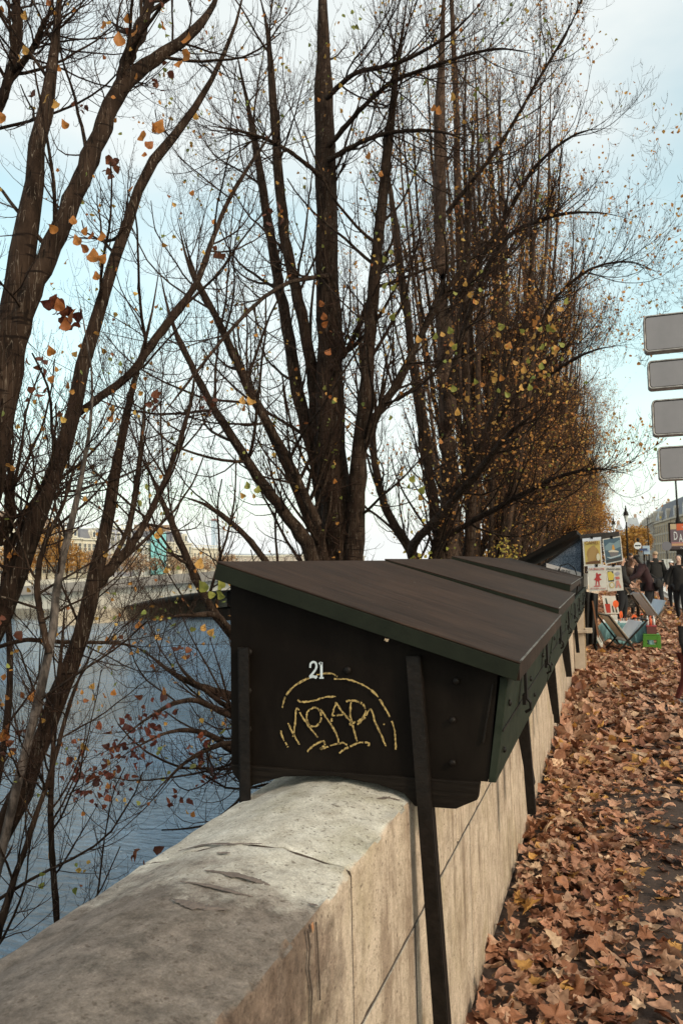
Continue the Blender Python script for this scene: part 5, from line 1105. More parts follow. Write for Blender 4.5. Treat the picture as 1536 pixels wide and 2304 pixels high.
# table under a teal cloth
M_teal = mat('teal_cloth', (.10, .20, .21), .85, c2=(.15, .27, .28), scale=8, bump=.3)
TY = on_z(1400, 1462).y; L0, L1 = on_y(1353, 1402, TY), on_y(1452, 1402, TY); tz = L0.z; TX0, TX1 = L0.x, L1.x
t = empty('folding_table', ((TX0+TX1)/2, TY, 0), 'low folding table behind the teal cloth, dark crossed legs showing below', 'table')
q = MB(); q.box(TX0, TX1, TY+.01, TY+.5, tz-.03, tz-.006); q.build('table_top', M_wood, t)
for x0, x1 in ((TX0+.1, TX0+.45), (TX1-.1, TX1-.45)):
    for yy in (TY+.05, TY+.45): q = MB(); q.bar((x0, yy, tz-.03), (x1, yy, 0), .025); q.build('leg', M_iron, t)
V = []; Fc = []; nx = 60; rows = 14
for i in range(nx+1):
    u = i/nx; x = TX0-.05+(TX1-TX0+.1)*u
    hem = .13+.05*math.sin(u*9)+(-.08 if u > .88 else 0)+(.02*math.sin(u*31))-(.05 if u < .1 else 0)
    for j in range(rows):
        if j < 5: V.append((min(max(x, TX0-.01), TX1+.01), TY+.5-.5*j/4, tz+.001))
        else:
            v = (j-4)/(rows-5); z = tz-(tz-hem)*v; fold = .045*v*math.sin(u*26+.8*math.sin(u*7))+.02*v*math.sin(u*61)
            V.append((x+(u-.5)*.16*v, TY-.012-.05*v+fold, z))
for i in range(nx):
    for j in range(rows-1): Fc.append((i*rows+j, i*rows+j+1, (i+1)*rows+j+1, (i+1)*rows+j))
c_ = mesh('tablecloth', V, Fc, M_teal, None, True); s_ = c_.modifiers.new('t', 'SOLIDIFY'); s_.thickness = .004; tag(c_, 'teal cloth draped over the low table, hanging in folds', 'tablecloth')
pal = [(.5, .1, .06), (.6, .5, .35), (.1, .12, .2), (.45, .3, .2), (.6, .58, .55), (.2, .05, .05), (.15, .2, .12)]
t = empty('card_tray', (TX0+.5, TY+.15, tz), 'shallow tray packed with small multicoloured cards on the teal cloth', 'card tray')
a, b = on_y(1394, 1398, TY+.1).x, on_y(1441, 1398, TY+.1).x
q = MB(); q.box(a-.01, b+.01, TY+.04, TY+.3, tz+.004, tz+.03); q.build('tray', M_whitecloth, t)
for k in range(24):
    x = a+(b-a)*k/24; q = MB(); y = TY+.06+.1*(k % 3)*.5; q.box(x, x+(b-a)/24*.8, y, y+.012, tz+.03, tz+.075+.03*random.random()); q.build('card', col('card%d' % (k % 7), pal[k % 7]), t)
tag(MB().box(on_y(1355, 1398, TY).x, on_y(1389, 1398, TY).x, TY+.03, TY+.3, tz+.003, tz+.045).build('white_box', M_whitecloth, bevel=.003), 'flat white box lying at the left end of the teal table', 'box')
def board(name, quad, Y, label, cat, m, arts=(), th=.006, group=None):
    P = [on_y(a, b, Y) for a, b in quad]; t = empty(name, P[3], label, cat, group)
    q = MB(); q.prism([(p.x, p.z) for p in P], Y, Y+th); q.build('sheet', m, t)
    for i, (nm, c, pl) in enumerate(arts):
        pts = []
        for u, v in pl:
            r = P[0].lerp(P[1], u).lerp(P[3].lerp(P[2], u), v); pts.append(Vector((r.x, Y-.0012-.0008*i, r.z)))
        mesh(nm, pts, [tuple(range(len(pts)))], col('ink_%02d%02d%02d' % tuple(int(x*99) for x in c), c), t)
    return t
board('plant_print', [(1353, 1340), (1383, 1341), (1393, 1381), (1360, 1381)], TY+.25, 'white print of a cactus in a red pot at the back of the table', 'print', M_paper,
      [('pot', (.42, .035, .02), [(.10, .45), (.48, .45), (.42, .95), (.12, .95)]), ('cactus', (.03, .04, .025), [(.2, .15), (.3, .12), (.34, .46), (.2, .46)]), ('cactus', (.04, .045, .03), [(.58, .55), (.66, .55), (.66, .92), (.56, .92)]), ('cactus', (.03, .035, .03), [(.78, .50), (.88, .50), (.88, .93), (.78, .93)])])
board('price_card', [(1368, 1383), (1388, 1383), (1388, 1395), (1368, 1395)], TY+.2, 'small white card with faint writing in front of the cactus print', 'card', M_paper)
M_or = mat('fluorescent_orange', (.85, .13, .03), .6)
for (cx, cy, rx, ry, lb) in ((1384, 1359, 6, 8, 'orange price disc at the corner of the cactus print'), (1396, 1383, 3.4, 8, 'narrow orange price disc seen edge on beside the card tray'), (1426, 1389, 5.5, 6, 'round orange price disc standing on the card tray')):
    c = on_y(cx, cy, TY+.13); r = rx*TY/FPX; q = MB(); q.prism([(c.x+math.cos(a)*rx/FPX*TY, c.z+math.sin(a)*ry/FPX*TY) for a in [k*.45 for k in range(14)]], TY+.13, TY+.135)
    q.box(c.x-.004, c.x+.004, TY+.13, TY+.136, max(tz+.02, c.z-ry/FPX*TY-.04), c.z); tag(q.build('price_disc', M_or), lb, 'price tag', 'orange price discs')
c = on_y(1443, 1397, TY+.2); q = MB(); q.lathe((c.x, c.y, tz+.002), [(.022, 0), (.024, .05), (.02, .09), (.012, .12), (.018, .13), (.016, .17), (.004, .175)], 10)
t = tag(q.build('figurine', M_shoe, smooth=True), 'small black figurine with a red head on the right end of the table', 'figurine')
q = MB(); q.lathe((c.x, c.y, tz+.135), [(.019, 0), (.021, .015), (.010, .035)], 10); q.build('red_head', M_or, t, smooth=True)
# folding print racks (crossed frames holding sheets)
def rack(name, A0, A1, B0, B1, Y, depth, label, m, sheets):
    a0, a1, b0, b1 = [on_y(*p, Y) for p in (A0, A1, B0, B1)]
    for p in (a1, b1): p.z = max(p.z, .01)
    t = empty(name, (a1.x, Y, 0), label, 'print rack', 'folding racks full of prints'); D = Vector((0, depth, 0))
    for s in (0, 1):
        q = MB(); q.bar(a0+D*s, a1+D*s, .032, .022); q.build('leg', m, t)
        q = MB(); q.bar(b0+D*(s*.94+.03), b1+D*(s*.94+.03), .032, .022); q.build('leg', m, t)
    for p in (a0, a1.lerp(a0, .12), b0, b1.lerp(b0, .12)): q = MB(); q.bar(p, p+D, .02); q.build('cross_bar', m, t)
    for (S0, S1, mm, off, n) in sheets:
        s0, s1 = on_y(*S0, Y), on_y(*S1, Y); nrm = Vector((-(s1-s0).z, 0, (s1-s0).x)).normalized()
        if nrm.z < 0: nrm = -nrm
        for k in range(n):
            o_ = nrm*(.012+off+.012*k); j = Vector((0, .02+.02*k, 0)); q = MB(); q.bar(s0+o_+D*.5+j*0, s1+o_+D*.5, depth*.9-.02*k, .004, up=nrm); q.build('print', mm, t)
    t.rotation_euler.z = .34
    return t
R1Y = on_z(1432, 1474).y
M_ps = mat('print_sleeves', (.50, .56, .64), .3, c2=(.42, .48, .55), scale=5); M_ps2 = mat('mount_board', (.55, .50, .42), .6)
rack('print_rack', (1364, 1384), (1434, 1476), (1458, 1396), (1384, 1468), R1Y, .62, 'nearer folding print rack standing in front of the teal cloth', M_iron, [((1368, 1384), (1420, 1448), M_ps2, .0, 2), ((1448, 1402), (1414, 1446), M_ps, .0, 3)])
R2Y = on_z(1506, 1426).y
rack('print_rack', (1427, 1324), (1508, 1428), (1499, 1362), (1458, 1412), R2Y, .7, 'farther folding print rack of brown wood with sleeved prints, beside the pavement', mat('rack_wood', (.10, .065, .04), .7), [((1440, 1336), (1480, 1388), M_ps, .0, 3), ((1499, 1352), (1484, 1386), M_ps, .0, 3)])
# green plastic stool with a box and bottles on it
gz = on_z(1466, 1466); M_gr = mat('green_plastic', (.07, .20, .02), .4); hw = 17/FPX*gz.y*1.05; sh = .30
t = empty('step_stool', gz, 'small bright green plastic step stool on the leaves beside the teal table', 'stool')
x0, x1, y0, y1 = gz.x-hw, gz.x+hw, gz.y-.0, gz.y+.24
q = MB(); q.box(x0+.015, x1-.015, y0+.01, y1-.01, sh-.03, sh); q.build('seat', M_gr, t, bevel=.008)
for (xa, xb) in ((x0, x0+.07), (x1-.07, x1)):
    for yy in (y0, y1-.03): q = MB(); q.prism([(xa, 0), (xb, 0), (xb+.01*(1 if xa == x0 else 0), sh-.03), (xa+.012, sh-.03)], yy, yy+.03); q.build('leg', M_gr, t, bevel=.004)
for yy in (y0+.002, y1-.028): q = MB(); q.box(x0+.06, x1-.06, yy, yy+.024, .07, .12); q.box(x0+.06, x1-.06, yy, yy+.024, .20, .27); q.build('rail', M_gr, t)
t = empty('goods_box', (gz.x, gz.y+.1, sh), 'small dark red box on top of the green stool', 'box')
q = MB(); q.box(gz.x-.07, gz.x+.09, gz.y+.03, gz.y+.2, sh+.001, sh+.13); q.build('carton', mat('dark_red_card', (.12, .035, .03), .7), t); q = MB(); q.box(gz.x-.075, gz.x+.095, gz.y+.025, gz.y+.205, sh+.13, sh+.145); q.build('lid', mat('pink_red', (.35, .04, .05), .6), t)
for k, (dx, c, lb) in enumerate(((-.05, (.5, .5, .5), 'grey bottle, left of the three on the red box'), (.0, (.60, .10, .04), 'orange bottle, middle of the three on the red box'), (.055, (.58, .58, .56), 'white bottle, right of the three on the red box'))):
    tag(MB().lathe((gz.x+dx, gz.y+.1+.02*k, sh+.1455), [(.022, 0), (.024, .07), (.020, .11), (.010, .13), (.013, .15), (.012, .165)], 10).build('bottle', col('bottle%d' % k, c), smooth=True), lb, 'bottle', 'bottles on the stool')
# dark display table farther back
tb = on_z(1410, 1392); tx0, tx1 = on_y(1384, 1340, tb.y).x, on_y(1436, 1340, tb.y).x; th = on_y(1410, 1338, tb.y).z
t = empty('display_table', tb, 'dark table covered with small prints behind the teal table, people leaning over it', 'table')
q = MB(); q.box(tx0, tx1, tb.y, tb.y+.6, th-.04, th); q.build('table_top', M_board, t)
for xx in (tx0+.03, tx1-.03):
    for yy in (tb.y+.03, tb.y+.55): q = MB(); q.bar((xx, yy, 0), (xx, yy, th-.04), .06); q.build('leg', M_board, t)
q = MB(); q.box(tx0+.06, tx1-.06, tb.y+.04, tb.y+.06, th-.34, th-.06); q.build('apron', mat('patterned_apron', (.03, .025, .02), .8, c2=(.25, .2, .17), scale=22, lo=.5, hi=.7), t)
t2 = empty('loose_prints', (tb.x, tb.y+.3, th), 'loose pale prints scattered over the dark display table', 'prints')
for k in range(10): q = MB(); x = tx0+.04+(tx1-tx0-.16)*k/10; q.box(x, x+.09, tb.y+.03+.03*(k % 3), tb.y+.3, th+.002+.003*(k % 2), th+.012+.003*(k % 2)); q.build('print', [M_paper, M_ps, col('card1', pal[1])][k % 3], t2)

# ------------------------------------------------------------------ direction signs at the right edge, seen from behind
M_sback = mat('sign_back', (.21, .195, .205), .5, c2=(.26, .24, .25), scale=2, spec=.4); M_srim = mat('sign_rim', (.40, .37, .35), .45, c2=(.22, .19, .18), scale=9, lo=.45, hi=.6, metal=.2)
SGY = 7.6; spx = 1.35
def rrect(x0, x1, z0, z1, r, n=5):
    out = []
    for cx, cz, a in ((x1-r, z1-r, 0), (x0+r, z1-r, 90), (x0+r, z0+r, 180), (x1-r, z0+r, 270)):
        for k in range(n+1): t_ = R(a+90*k/n); out.append((cx+r*math.cos(t_), cz+r*math.sin(t_)))
    return out
for i, (tl, bl, nm) in enumerate((((1443, 712), (1452, 793), 'topmost'), ((1453, 813), (1460, 876), 'second from the top'), ((1463, 901), (1470, 981), 'third from the top'), ((1476, 1006), (1484, 1081), 'lowest'))):
    a, b = on_y(*tl, SGY), on_y(*bl, SGY); x0 = (a.x+b.x)/2; x1 = 2*spx-x0
    t = empty('direction_sign', (spx, SGY, b.z), 'grey back of a boxed direction sign, %s of the four' % nm, 'road sign', 'stack of direction signs')
    q = MB(); q.prism(rrect(x0, x1, b.z, a.z, .035), SGY, SGY+.13); q.build('case', M_srim, t, smooth=False, bevel=.004)
    q = MB(); q.prism(rrect(x0+.013, x1-.013, b.z+.013, a.z-.013, .028), SGY-.001, SGY+.002); q.build('back_plate', M_sback, t)
    o_ = rrect(x0+.006, x1-.006, b.z+.006, a.z-.006, .03); q = MB(); q.tube([(u_, SGY-.002, v_) for u_, v_ in o_+[o_[0]]], .0075, 6, False); q.build('rolled_edge', M_srim, t, smooth=True); o_ = rrect(x0+.016, x1-.016, b.z+.016, a.z-.016, .026); q = MB(); q.tube([(u_, SGY-.001, v_) for u_, v_ in o_+[o_[0]]], .003, 6, False); q.build('seam_shade', M_board, t)  # inner dark line is added as shade so the rim's depth reads
    for xx in (x0+.5, x1-.5): q = MB(); q.box(xx-.015, xx+.015, SGY-.03, SGY-.004, b.z+.03, a.z-.03); q.build('clamp', M_srim, t)
t = empty('sign_post', (spx, SGY+.2, 0), 'steel post carrying the stack of direction signs just outside the right edge', 'post')
q = MB(); q.tube([(spx, SGY+.2, 0), (spx, SGY+.2, 4.6)], .05, 12); q.build('pole', M_srim, t, smooth=True); q = MB(); q.lathe((spx, SGY+.2, 0), [(.12, 0), (.12, .02), (.06, .06)], 12); q.build('base', M_iron, t)

# ------------------------------------------------------------------ street furniture in the distance
def lamp(px, ytop, d, label, zt=None):
    p = at_d(px, ytop, d); H_ = p.z; x, y = p.x, p.y; s = H_/5.6
    t = empty('street_lamp', (x, y, 0), label, 'street lamp', 'ornate street lamps by the pavement')
    MB().lathe((x, y, 0), [(.20*s, 0), (.20*s, .15*s), (.13*s, .3*s), (.15*s, .8*s), (.09*s, .95*s), (.07*s, 1.1*s), (.055*s, 3.9*s), (.08*s, 4.0*s), (.05*s, 4.1*s), (.045*s, 4.35*s)], 12).build('pole', M_iron, t, smooth=True)
    MB().lathe((x, y, 4.35*s), [(.06*s, 0), (.15*s, .45*s), (.16*s, .5*s)], 8).build('lantern_glass', mat('lamp_glass_%d' % px, (.55, .57, .55), .2), t)
    MB().lathe((x, y, 4.85*s), [(.20*s, 0), (.21*s, .04*s), (.17*s, .10*s), (.18*s, .2*s), (.13*s, .26*s), (.09*s, .33*s), (.07*s, .42*s), (.075*s, .5*s), (.035*s, .6*s), (.045*s, .66*s), (.01*s, .75*s)], 12).build('cap', M_iron, t, smooth=True)
lamp(1406, 1137, 56, 'ornate black street lamp with a lantern head, tallest beside the stall')
lamp(1378, 1162, 76, 'farther ornate street lamp just above the stall awning')
def pole_sign(px, ytop, ybase, d, label, head, **k):
    p = at_d(px, ytop, d); b = at_d(px, ybase, d); t = empty('sign_pole' if not k.get('nm') else k['nm'], (p.x, p.y, 0), label, k.get('cat', 'street sign'))
    MB().tube([(p.x, p.y, 0), (p.x, p.y, p.z)], k.get('r', .04), 8).build('pole', M_iron, t, smooth=True); head(t, p); return t
def disc_head(c1, c2):
    def f(t, p):
        MB().prism([(p.x+.36*math.cos(a*.45), p.z-.3+.36*math.sin(a*.45)) for a in range(14)], p.y-.05, p.y-.03).build('disc', c1, t)
        if c2: MB().box(p.x-.26, p.x+.26, p.y-.056, p.y-.051, p.z-.36, p.z-.24).build('bar', c2, t)
    return f
pole_sign(1433, 1221, 1300, 78, 'round white road sign with a dark bar, in front of the golden trees', disc_head(M_whitecloth, M_board))
pole_sign(1425, 1208, 1300, 110, 'thin pole with a small hanging lamp before the golden trees', lambda t, p: (MB().tube([(p.x, p.y, p.z), (p.x+.5, p.y, p.z+.1), (p.x+.5, p.y, p.z-.2)], .04, 6).build('arm', M_iron, t), MB().lathe((p.x+.5, p.y, p.z-.75), [(.06, 0), (.25, .3), (.2, .5), (.05, .6)], 8).build('lamp_head', M_iron, t)), nm='hanging_lamp', cat='lamp')
pole_sign(1498, 1220, 1300, 60, 'grey back of a round road sign on a black pole, left of the billboard', disc_head(mat('grey_sign', (.17, .16, .18), .6), None))
for (x0, x1, y0, y1, d, m_, lb) in ((1444, 1461, 1228, 1247, 70, mat('pale_blue_sign', (.42, .52, .62), .5), 'pale blue square street panel above the heads'), (1437, 1455, 1234, 1239, 69, mat('navy_sign', (.05, .07, .16), .5), 'narrow dark blue arrow sign in front of the pale blue panel')):
    a, b = at_d(x0, y0, d), at_d(x1, y1, d); t = empty('street_panel', ((a.x+b.x)/2, a.y, 0), lb, 'street sign'); MB().box(a.x, b.x, a.y, a.y+.06, b.z, a.z).build('panel', m_, t, bevel=.01); MB().bar(((a.x+b.x)/2, a.y+.1, 0), ((a.x+b.x)/2, a.y+.1, a.z), .06).build('post', M_iron, t)
    if x0 == 1444: text('RER', ((a.x+b.x)/2, a.y-.005, b.z+.2), .28, mat('sign_ink', (.15, .2, .4), .5), t)
p = at_d(1455, 1165, 74); t = empty('mast', (p.x, p.y, 0), 'tall thin dark mast rising above the pale blue panel', 'mast'); MB().tube([(p.x, p.y, 0), (p.x, p.y, p.z*.6), (p.x, p.y, p.z)], [.06, .05, .03], 8).build('pole', M_iron, t)
# billboard
BY = at_d(1510, 1210, 62).y; a, b = on_y(1502, 1176, BY), on_y(1562, 1240, BY-0); b = on_y(1500, 1240, BY); W_ = 2.35
t = empty('billboard', (a.x+W_/2, BY, 0), 'billboard on a foot with an orange and purple poster reading DADA', 'billboard'); x0 = a.x; z0, z1 = b.z, a.z
MB().box(x0, x0+W_, BY, BY+.25, z0, z1).build('case', M_iron, t, bevel=.02); hb = z1-z0
def bp(n, c, u0, u1, v0, v1, l): MB().box(x0+W_*u0, x0+W_*u1, BY-l, BY-.001, z1-hb*v1, z1-hb*v0).build(n, mat('bill_'+n+str(int(u0*100)), c, .5), t)
bp('poster', (.13, .085, .10), .05, .95, .05, .95, .004); bp('orange_field', (.55, .10, .03), .25, .95, .05, .28, .006); bp('beige_field', (.48, .36, .22), .06, .24, .05, .24, .006)
bp('purple_field', (.24, .12, .22), .60, .95, .30, .46, .006); bp('red_field', (.50, .13, .09), .62, .95, .46, .66, .006); bp('yellow_field', (.5, .3, .07), .55, .95, .28, .34, .007)
bp('pink_band', (.48, .20, .19), .08, .92, .70, .73, .006); bp('tan_band', (.50, .28, .15), .08, .92, .74, .82, .006); bp('dark_band', (.05, .03, .03), .05, .95, .85, .95, .006)
for k, ch in enumerate('DADA'): text(ch, (x0+W_*(.21+.16*k), BY-.014, z1-hb*(.63+(.06 if k % 2 else -.02))), .95, M_whitecloth, t, sx=.42)
text('Musee d\'Orsay', (x0+W_*.5, BY-.012, z1-hb*.92), .12, M_whitecloth, t); text('DADA AFRICA', (x0+W_*.6, BY-.012, z1-hb*.19), .13, M_whitecloth, t)
MB().prism([(x0+.5, z0), (x0+W_-.5, z0), (x0+W_/2+.35, z0-.7), (x0+W_/2+.3, -.0), (x0+W_/2-.3, 0), (x0+W_/2-.35, z0-.7)], BY+.03, BY+.2).build('foot', M_iron, t)
p = at_d(1518, 1070, 66); b = at_d(1524, 1176, 66); t = empty('lamp_mast', (b.x, b.y, 0), 'slender flared dark mast standing behind the billboard', 'mast'); MB().tube([(b.x, b.y, 0), (b.x, b.y, b.z), (b.x, b.y, b.z+.5), (b.x, b.y, b.z+1.2), (p.x, b.y, p.z+2)], [.25, .22, .12, .08, .06], 8).build('pole', M_iron, t, smooth=True)
# white hoarding and low clutter by the kerb
a, b = at_d(1487, 1258, 48), at_d(1513, 1302, 48); t = empty('site_hoarding', (a.x, a.y, 0), 'white boarded hoarding standing by the street beyond the walkers', 'hoarding')
for k in range(2): MB().box(a.x+(b.x-a.x)*k/2, a.x+(b.x-a.x)*(k+1)/2-.03, a.y, a.y+.05, .05, a.z).build('panel', mat('hoarding%d' % k, (.50, .50, .48), .7), t)
MB().box(a.x, b.x, a.y-.02, a.y-.001, .9, 1.0).build('rail', M_sback, t)
p = on_z(1500, 1306); t = empty('bicycle', p, 'dark bicycle lying down on the pavement edge', 'bicycle')
for dx in (-.35, .35): MB().tube([(p.x+dx+.28*math.cos(k*.5), p.y+.1+.28*math.sin(k*.5)*.9, .06+.05*math.sin(k*.5)) for k in range(14)], .02, 5).build('wheel', M_iron, t)
MB().tube([(p.x-.35, p.y+.1, .1), (p.x-.05, p.y+.3, .22), (p.x+.35, p.y+.1, .1), (p.x, p.y-.1, .14), (p.x-.35, p.y+.1, .1)], .02, 5).build('frame', M_iron, t)
MB().tube([(p.x+.30, p.y+.35, .2), (p.x+.42, p.y+.3, .35), (p.x+.5, p.y+.1, .3)], .018, 5).build('handlebar', M_iron, t)

# ------------------------------------------------------------------ buildings
M_pane = mat('window_pane', (.05, .06, .075), .15); M_slate = mat('slate_roof', (.13, .125, .145), .7, c2=(.17, .165, .18), scale=.6)
M_zinc = mat('zinc_roof', (.30, .31, .33), .6, c2=(.38, .39, .40), scale=.3); M_chim = mat('chimney_brick', (.36, .24, .17), .9, c2=(.44, .32, .24), scale=2)
WM = {}
def win_mesh(w_, h_, fr, shut):
    k = (round(w_, 1), round(h_, 1), fr.name, shut.name if shut else '')
    if k in WM: return WM[k]
    q = MB()    # opening looks towards +x ; frame stands proud, pane set back
    q.box(-.02, .16, -w_/2-.18, -w_/2, -.1, h_+.15); q.box(-.02, .16, w_/2, w_/2+.18, -.1, h_+.15); q.box(-.02, .20, -w_/2-.25, w_/2+.25, h_+.15, h_+.42); q.box(-.02, .22, -w_/2-.25, w_/2+.25, -.28, -.1)
    me = bpy.data.meshes.new('window'); me.from_pydata([tuple(v) for v in q.V], [], q.F); me.materials.append(fr)
    q = MB(); q.box(-.01, .03, -w_/2, w_/2, -.1, h_+.15); q2 = bpy.data.meshes.new('pane'); q2.from_pydata([tuple(v) for v in q.V], [], q.F); q2.materials.append(M_pane)
    q = MB(); q.box(.03, .07, -.05, .05, -.1, h_+.15); q.box(.031, .071, -w_/2, w_/2, h_*.55, h_*.55+.09); 
    q3 = bpy.data.meshes.new('glazing_bar'); q3.from_pydata([tuple(v) for v in q.V], [], q.F); q3.materials.append(fr)
    q4 = None
    if shut:
        q = MB(); q.box(.02, .10, -w_/2-.75, -w_/2-.2, -.1, h_+.1); q.box(.02, .10, w_/2+.2, w_/2+.75, -.1, h_+.1); q4 = bpy.data.meshes.new('shutter'); q4.from_pydata([tuple(v) for v in q.V], [], q.F); q4.materials.append(shut)
    WM[k] = (me, q2, q3, q4); return WM[k]
def building(name, label, X, side, Y0, Y1, eave, ridge, wallm, roofm, bays, rows, frm, depth=16, shut=None, dormers=0, chim=0, hip=False, flat=False, z0=-.5, winw=1.3, winh=2.2, axis='x', group=None):
    """street front on plane x=X, looking towards side (+1 = +x, -1 = -x)"""
    t = empty(name, (X, Y0, z0), label, 'building', group); xb = X-side*depth
    MB().box(min(X, xb), max(X, xb), Y0, Y1, z0, eave).build('wall', wallm, t)
    MB().box(min(X+side*.5, xb), max(X+side*.5, xb), Y0-.2, Y1+.2, eave, eave+.5).build('cornice', frm, t)
    fl = (eave-1.2)/rows
    for r in range(1, rows): MB().box(min(X, X+side*.2), max(X, X+side*.2), Y0, Y1, .3+fl*r, .3+fl*r+.25).build('string_course', frm, t)
    e = eave+.5; hp = (ridge-e)*.6 if hip else .3
    if flat:
        q = MB(); n = max(6, int((Y1-Y0)/2)); 
        for k in range(n): yy = Y0+(Y1-Y0)*(k+.5)/n; q.box(X-.4*side-.12, X-.4*side+.12, yy-.15, yy+.15, e, e+.9)
        q.box(X-.4*side-.2, X-.4*side+.2, Y0, Y1, e+.9, e+1.15); q.build('balustrade', frm, t)
    if not flat:
        a, b = X-side*1.0, xb+side*1.0; mid0, mid1 = X-side*(2.5+.25*depth*0), xb+side*2.5
        V = [(a, Y0, e), (a, Y1, e), (b, Y1, e), (b, Y0, e), (mid0, Y0+hp, ridge-.7), (mid0, Y1-hp, ridge-.7), (mid1, Y1-hp, ridge-.7), (mid1, Y0+hp, ridge-.7), ((a+b)/2, Y0+hp*1.2, ridge), ((a+b)/2, Y1-hp*1.2, ridge)]
        MB().poly(V, [(0, 1, 5, 4), (2, 3, 7, 6), (0, 4, 7, 3), (1, 2, 6, 5), (4, 5, 9, 8), (6, 7, 8, 9), (4, 8, 7), (5, 6, 9), (3, 2, 1, 0)]).build('roof', roofm, t)
    me, pa, gb, sm_ = win_mesh(winw, min(winh, fl*.66), frm, shut)
    for i in range(bays):
        y = Y0+(Y1-Y0)*(i+.5)/bays
        for r in range(rows):
            z = .3+fl*r+fl*.2; o = bpy.data.objects.new('window', me); COL.objects.link(o); o.parent = t; o.location = (.0, y-Y0, z-z0); o.rotation_euler.z = 0 if side > 0 else math.pi
            for nm, m2 in (('pane', pa), ('glazing_bar', gb), ('shutter', sm_)):
                if m2: c = bpy.data.objects.new(nm, m2); COL.objects.link(c); c.parent = o
    for i in range(dormers):
        y = Y0+(Y1-Y0)*(i+.5)/dormers; q = MB(); zz = e+.2; dh = min(2.6, (ridge-e)*.55); xs = sorted((X-side*.6, X-side*3.2))
        q.prism([(y-1.0, zz), (y+1.0, zz), (y+1.0, zz+dh), (y+.6, zz+dh+.5), (y, zz+dh+.75), (y-.6, zz+dh+.5), (y-1.0, zz+dh)], xs[0], xs[1], 'x'); dm = q.build('dormer', frm, t)
        xf = X-side*.6; MB().box(min(xf, xf+side*.05), max(xf, xf+side*.05), y-.55, y+.55, zz+.4, zz+dh-.1).build('pane', M_pane, dm)
    for i in range(chim):
        y = Y0+(Y1-Y0)*(i+.8)/(chim+.6); MB().box((X+xb)/2-2.2, (X+xb)/2+2.2, y-.7, y+.7, ridge-2.5, ridge+2.2).build('chimney', M_chim, t)
    return t
# right bank, street fronts running to the vanishing point
M_och = mat('ochre_stone', (.46, .34, .22), .9, c2=(.52, .40, .27), scale=.3, bump=.1); M_bge = mat('beige_stone', (.36, .30, .26), .9, c2=(.42, .36, .31), scale=.25)
M_trimst = mat('pale_stone_trim', (.50, .42, .33), .85); M_shut = mat('tan_shutters', (.50, .36, .22), .7)
def street_front(px0, d0, px1, d1, eave, ridge, label, wm, rm, bays, rows, **k):
    n_, f_ = at_d(px0, 1262, d0), at_d(px1, 1262, d1); D = f_-n_; L_ = math.hypot(D.x, D.y)
    t = building('apartment_building', label, n_.x, -1, n_.y, n_.y+L_, eave, ridge, wm, rm, bays, rows, M_trimst, group='buildings along the street', **k)
    t.rotation_euler.z = math.atan2(-D.x, D.y); return t
street_front(1600, 182, 1474, 262, 13.0, 20.0, 'ochre building with tan shutters and a steep slate roof, behind the billboard', M_och, M_slate, 18, 4, shut=M_shut, dormers=6, chim=2, hip=True, winw=1.5)
street_front(1472.5, 262, 1441, 335, 13.8, 19.5, 'beige stone building with rounded dormers, left of the ochre one', M_bge, M_zinc, 12, 5, dormers=6, chim=3, winw=1.4)
street_front(1440.5, 336, 1432, 400, 13.8, 19, 'narrow strip of a farther beige building at the end of the row', M_bge, M_slate, 8, 5, dormers=3, chim=1)
def end_building(name, label, xa, xb, Y, eave, ridge, wallm, frm, bays, rows):
    t = empty(name, (xa, Y, -.5), label, 'building', 'buildings at the end of the street')
    MB().box(xa, xb, Y, Y+14, -.5, eave).build('wall', wallm, t); MB().box(xa-.3, xb+.3, Y-.4, Y+14, eave, eave+.5).build('cornice', frm, t); e = eave+.5
    MB().poly([(xa, Y, e), (xb, Y, e), (xb, Y+14, e), (xa, Y+14, e), (xa+1.5, Y+5, ridge), (xb-1.5, Y+5, ridge), (xb-1.5, Y+9, ridge), (xa+1.5, Y+9, ridge)], [(0, 1, 5, 4), (1, 2, 6, 5), (2, 3, 7, 6), (3, 0, 4, 7), (4, 5, 6, 7), (3, 2, 1, 0)]).build('roof', M_zinc if 'white' in label else M_slate, t)
    fl = (eave-1)/rows; me, pa, gb, sm_ = win_mesh(1.3, min(2.2, fl*.62), frm, None)
    for i in range(bays):
        for r in range(rows):
            o = bpy.data.objects.new('window', me); COL.objects.link(o); o.parent = t; o.location = ((xb-xa)*(i+.5)/bays, 0, .8+fl*r+fl*.2); o.rotation_euler.z = -math.pi/2
            for nm, m2 in (('pane', pa), ('glazing_bar', gb)): c = bpy.data.objects.new(nm, m2); COL.objects.link(c); c.parent = o
    MB().box(xb-3, xb-1.6, Y+5, Y+9, ridge-1, ridge+2).build('chimney', M_chim, t)
M_brk = mat('red_brick', (.32, .09, .07), .9, c2=(.40, .14, .10), scale=.5); M_wst = mat('white_stone', (.58, .56, .53), .85)
a, b = at_d(1384, 1185, 420), at_d(1404, 1260, 420); end_building('town_house', 'red brick and white building at the far end of the quay street', a.x, b.x, a.y, 17, 20.5, M_brk, M_wst, 3, 5)
a, b = at_d(1405, 1185, 415), at_d(1444, 1260, 415); end_building('town_house', 'white building with a wide grey roof at the far end of the street', a.x, b.x, a.y+8, 17.5, 24, M_wst, M_trimst, 5, 5)
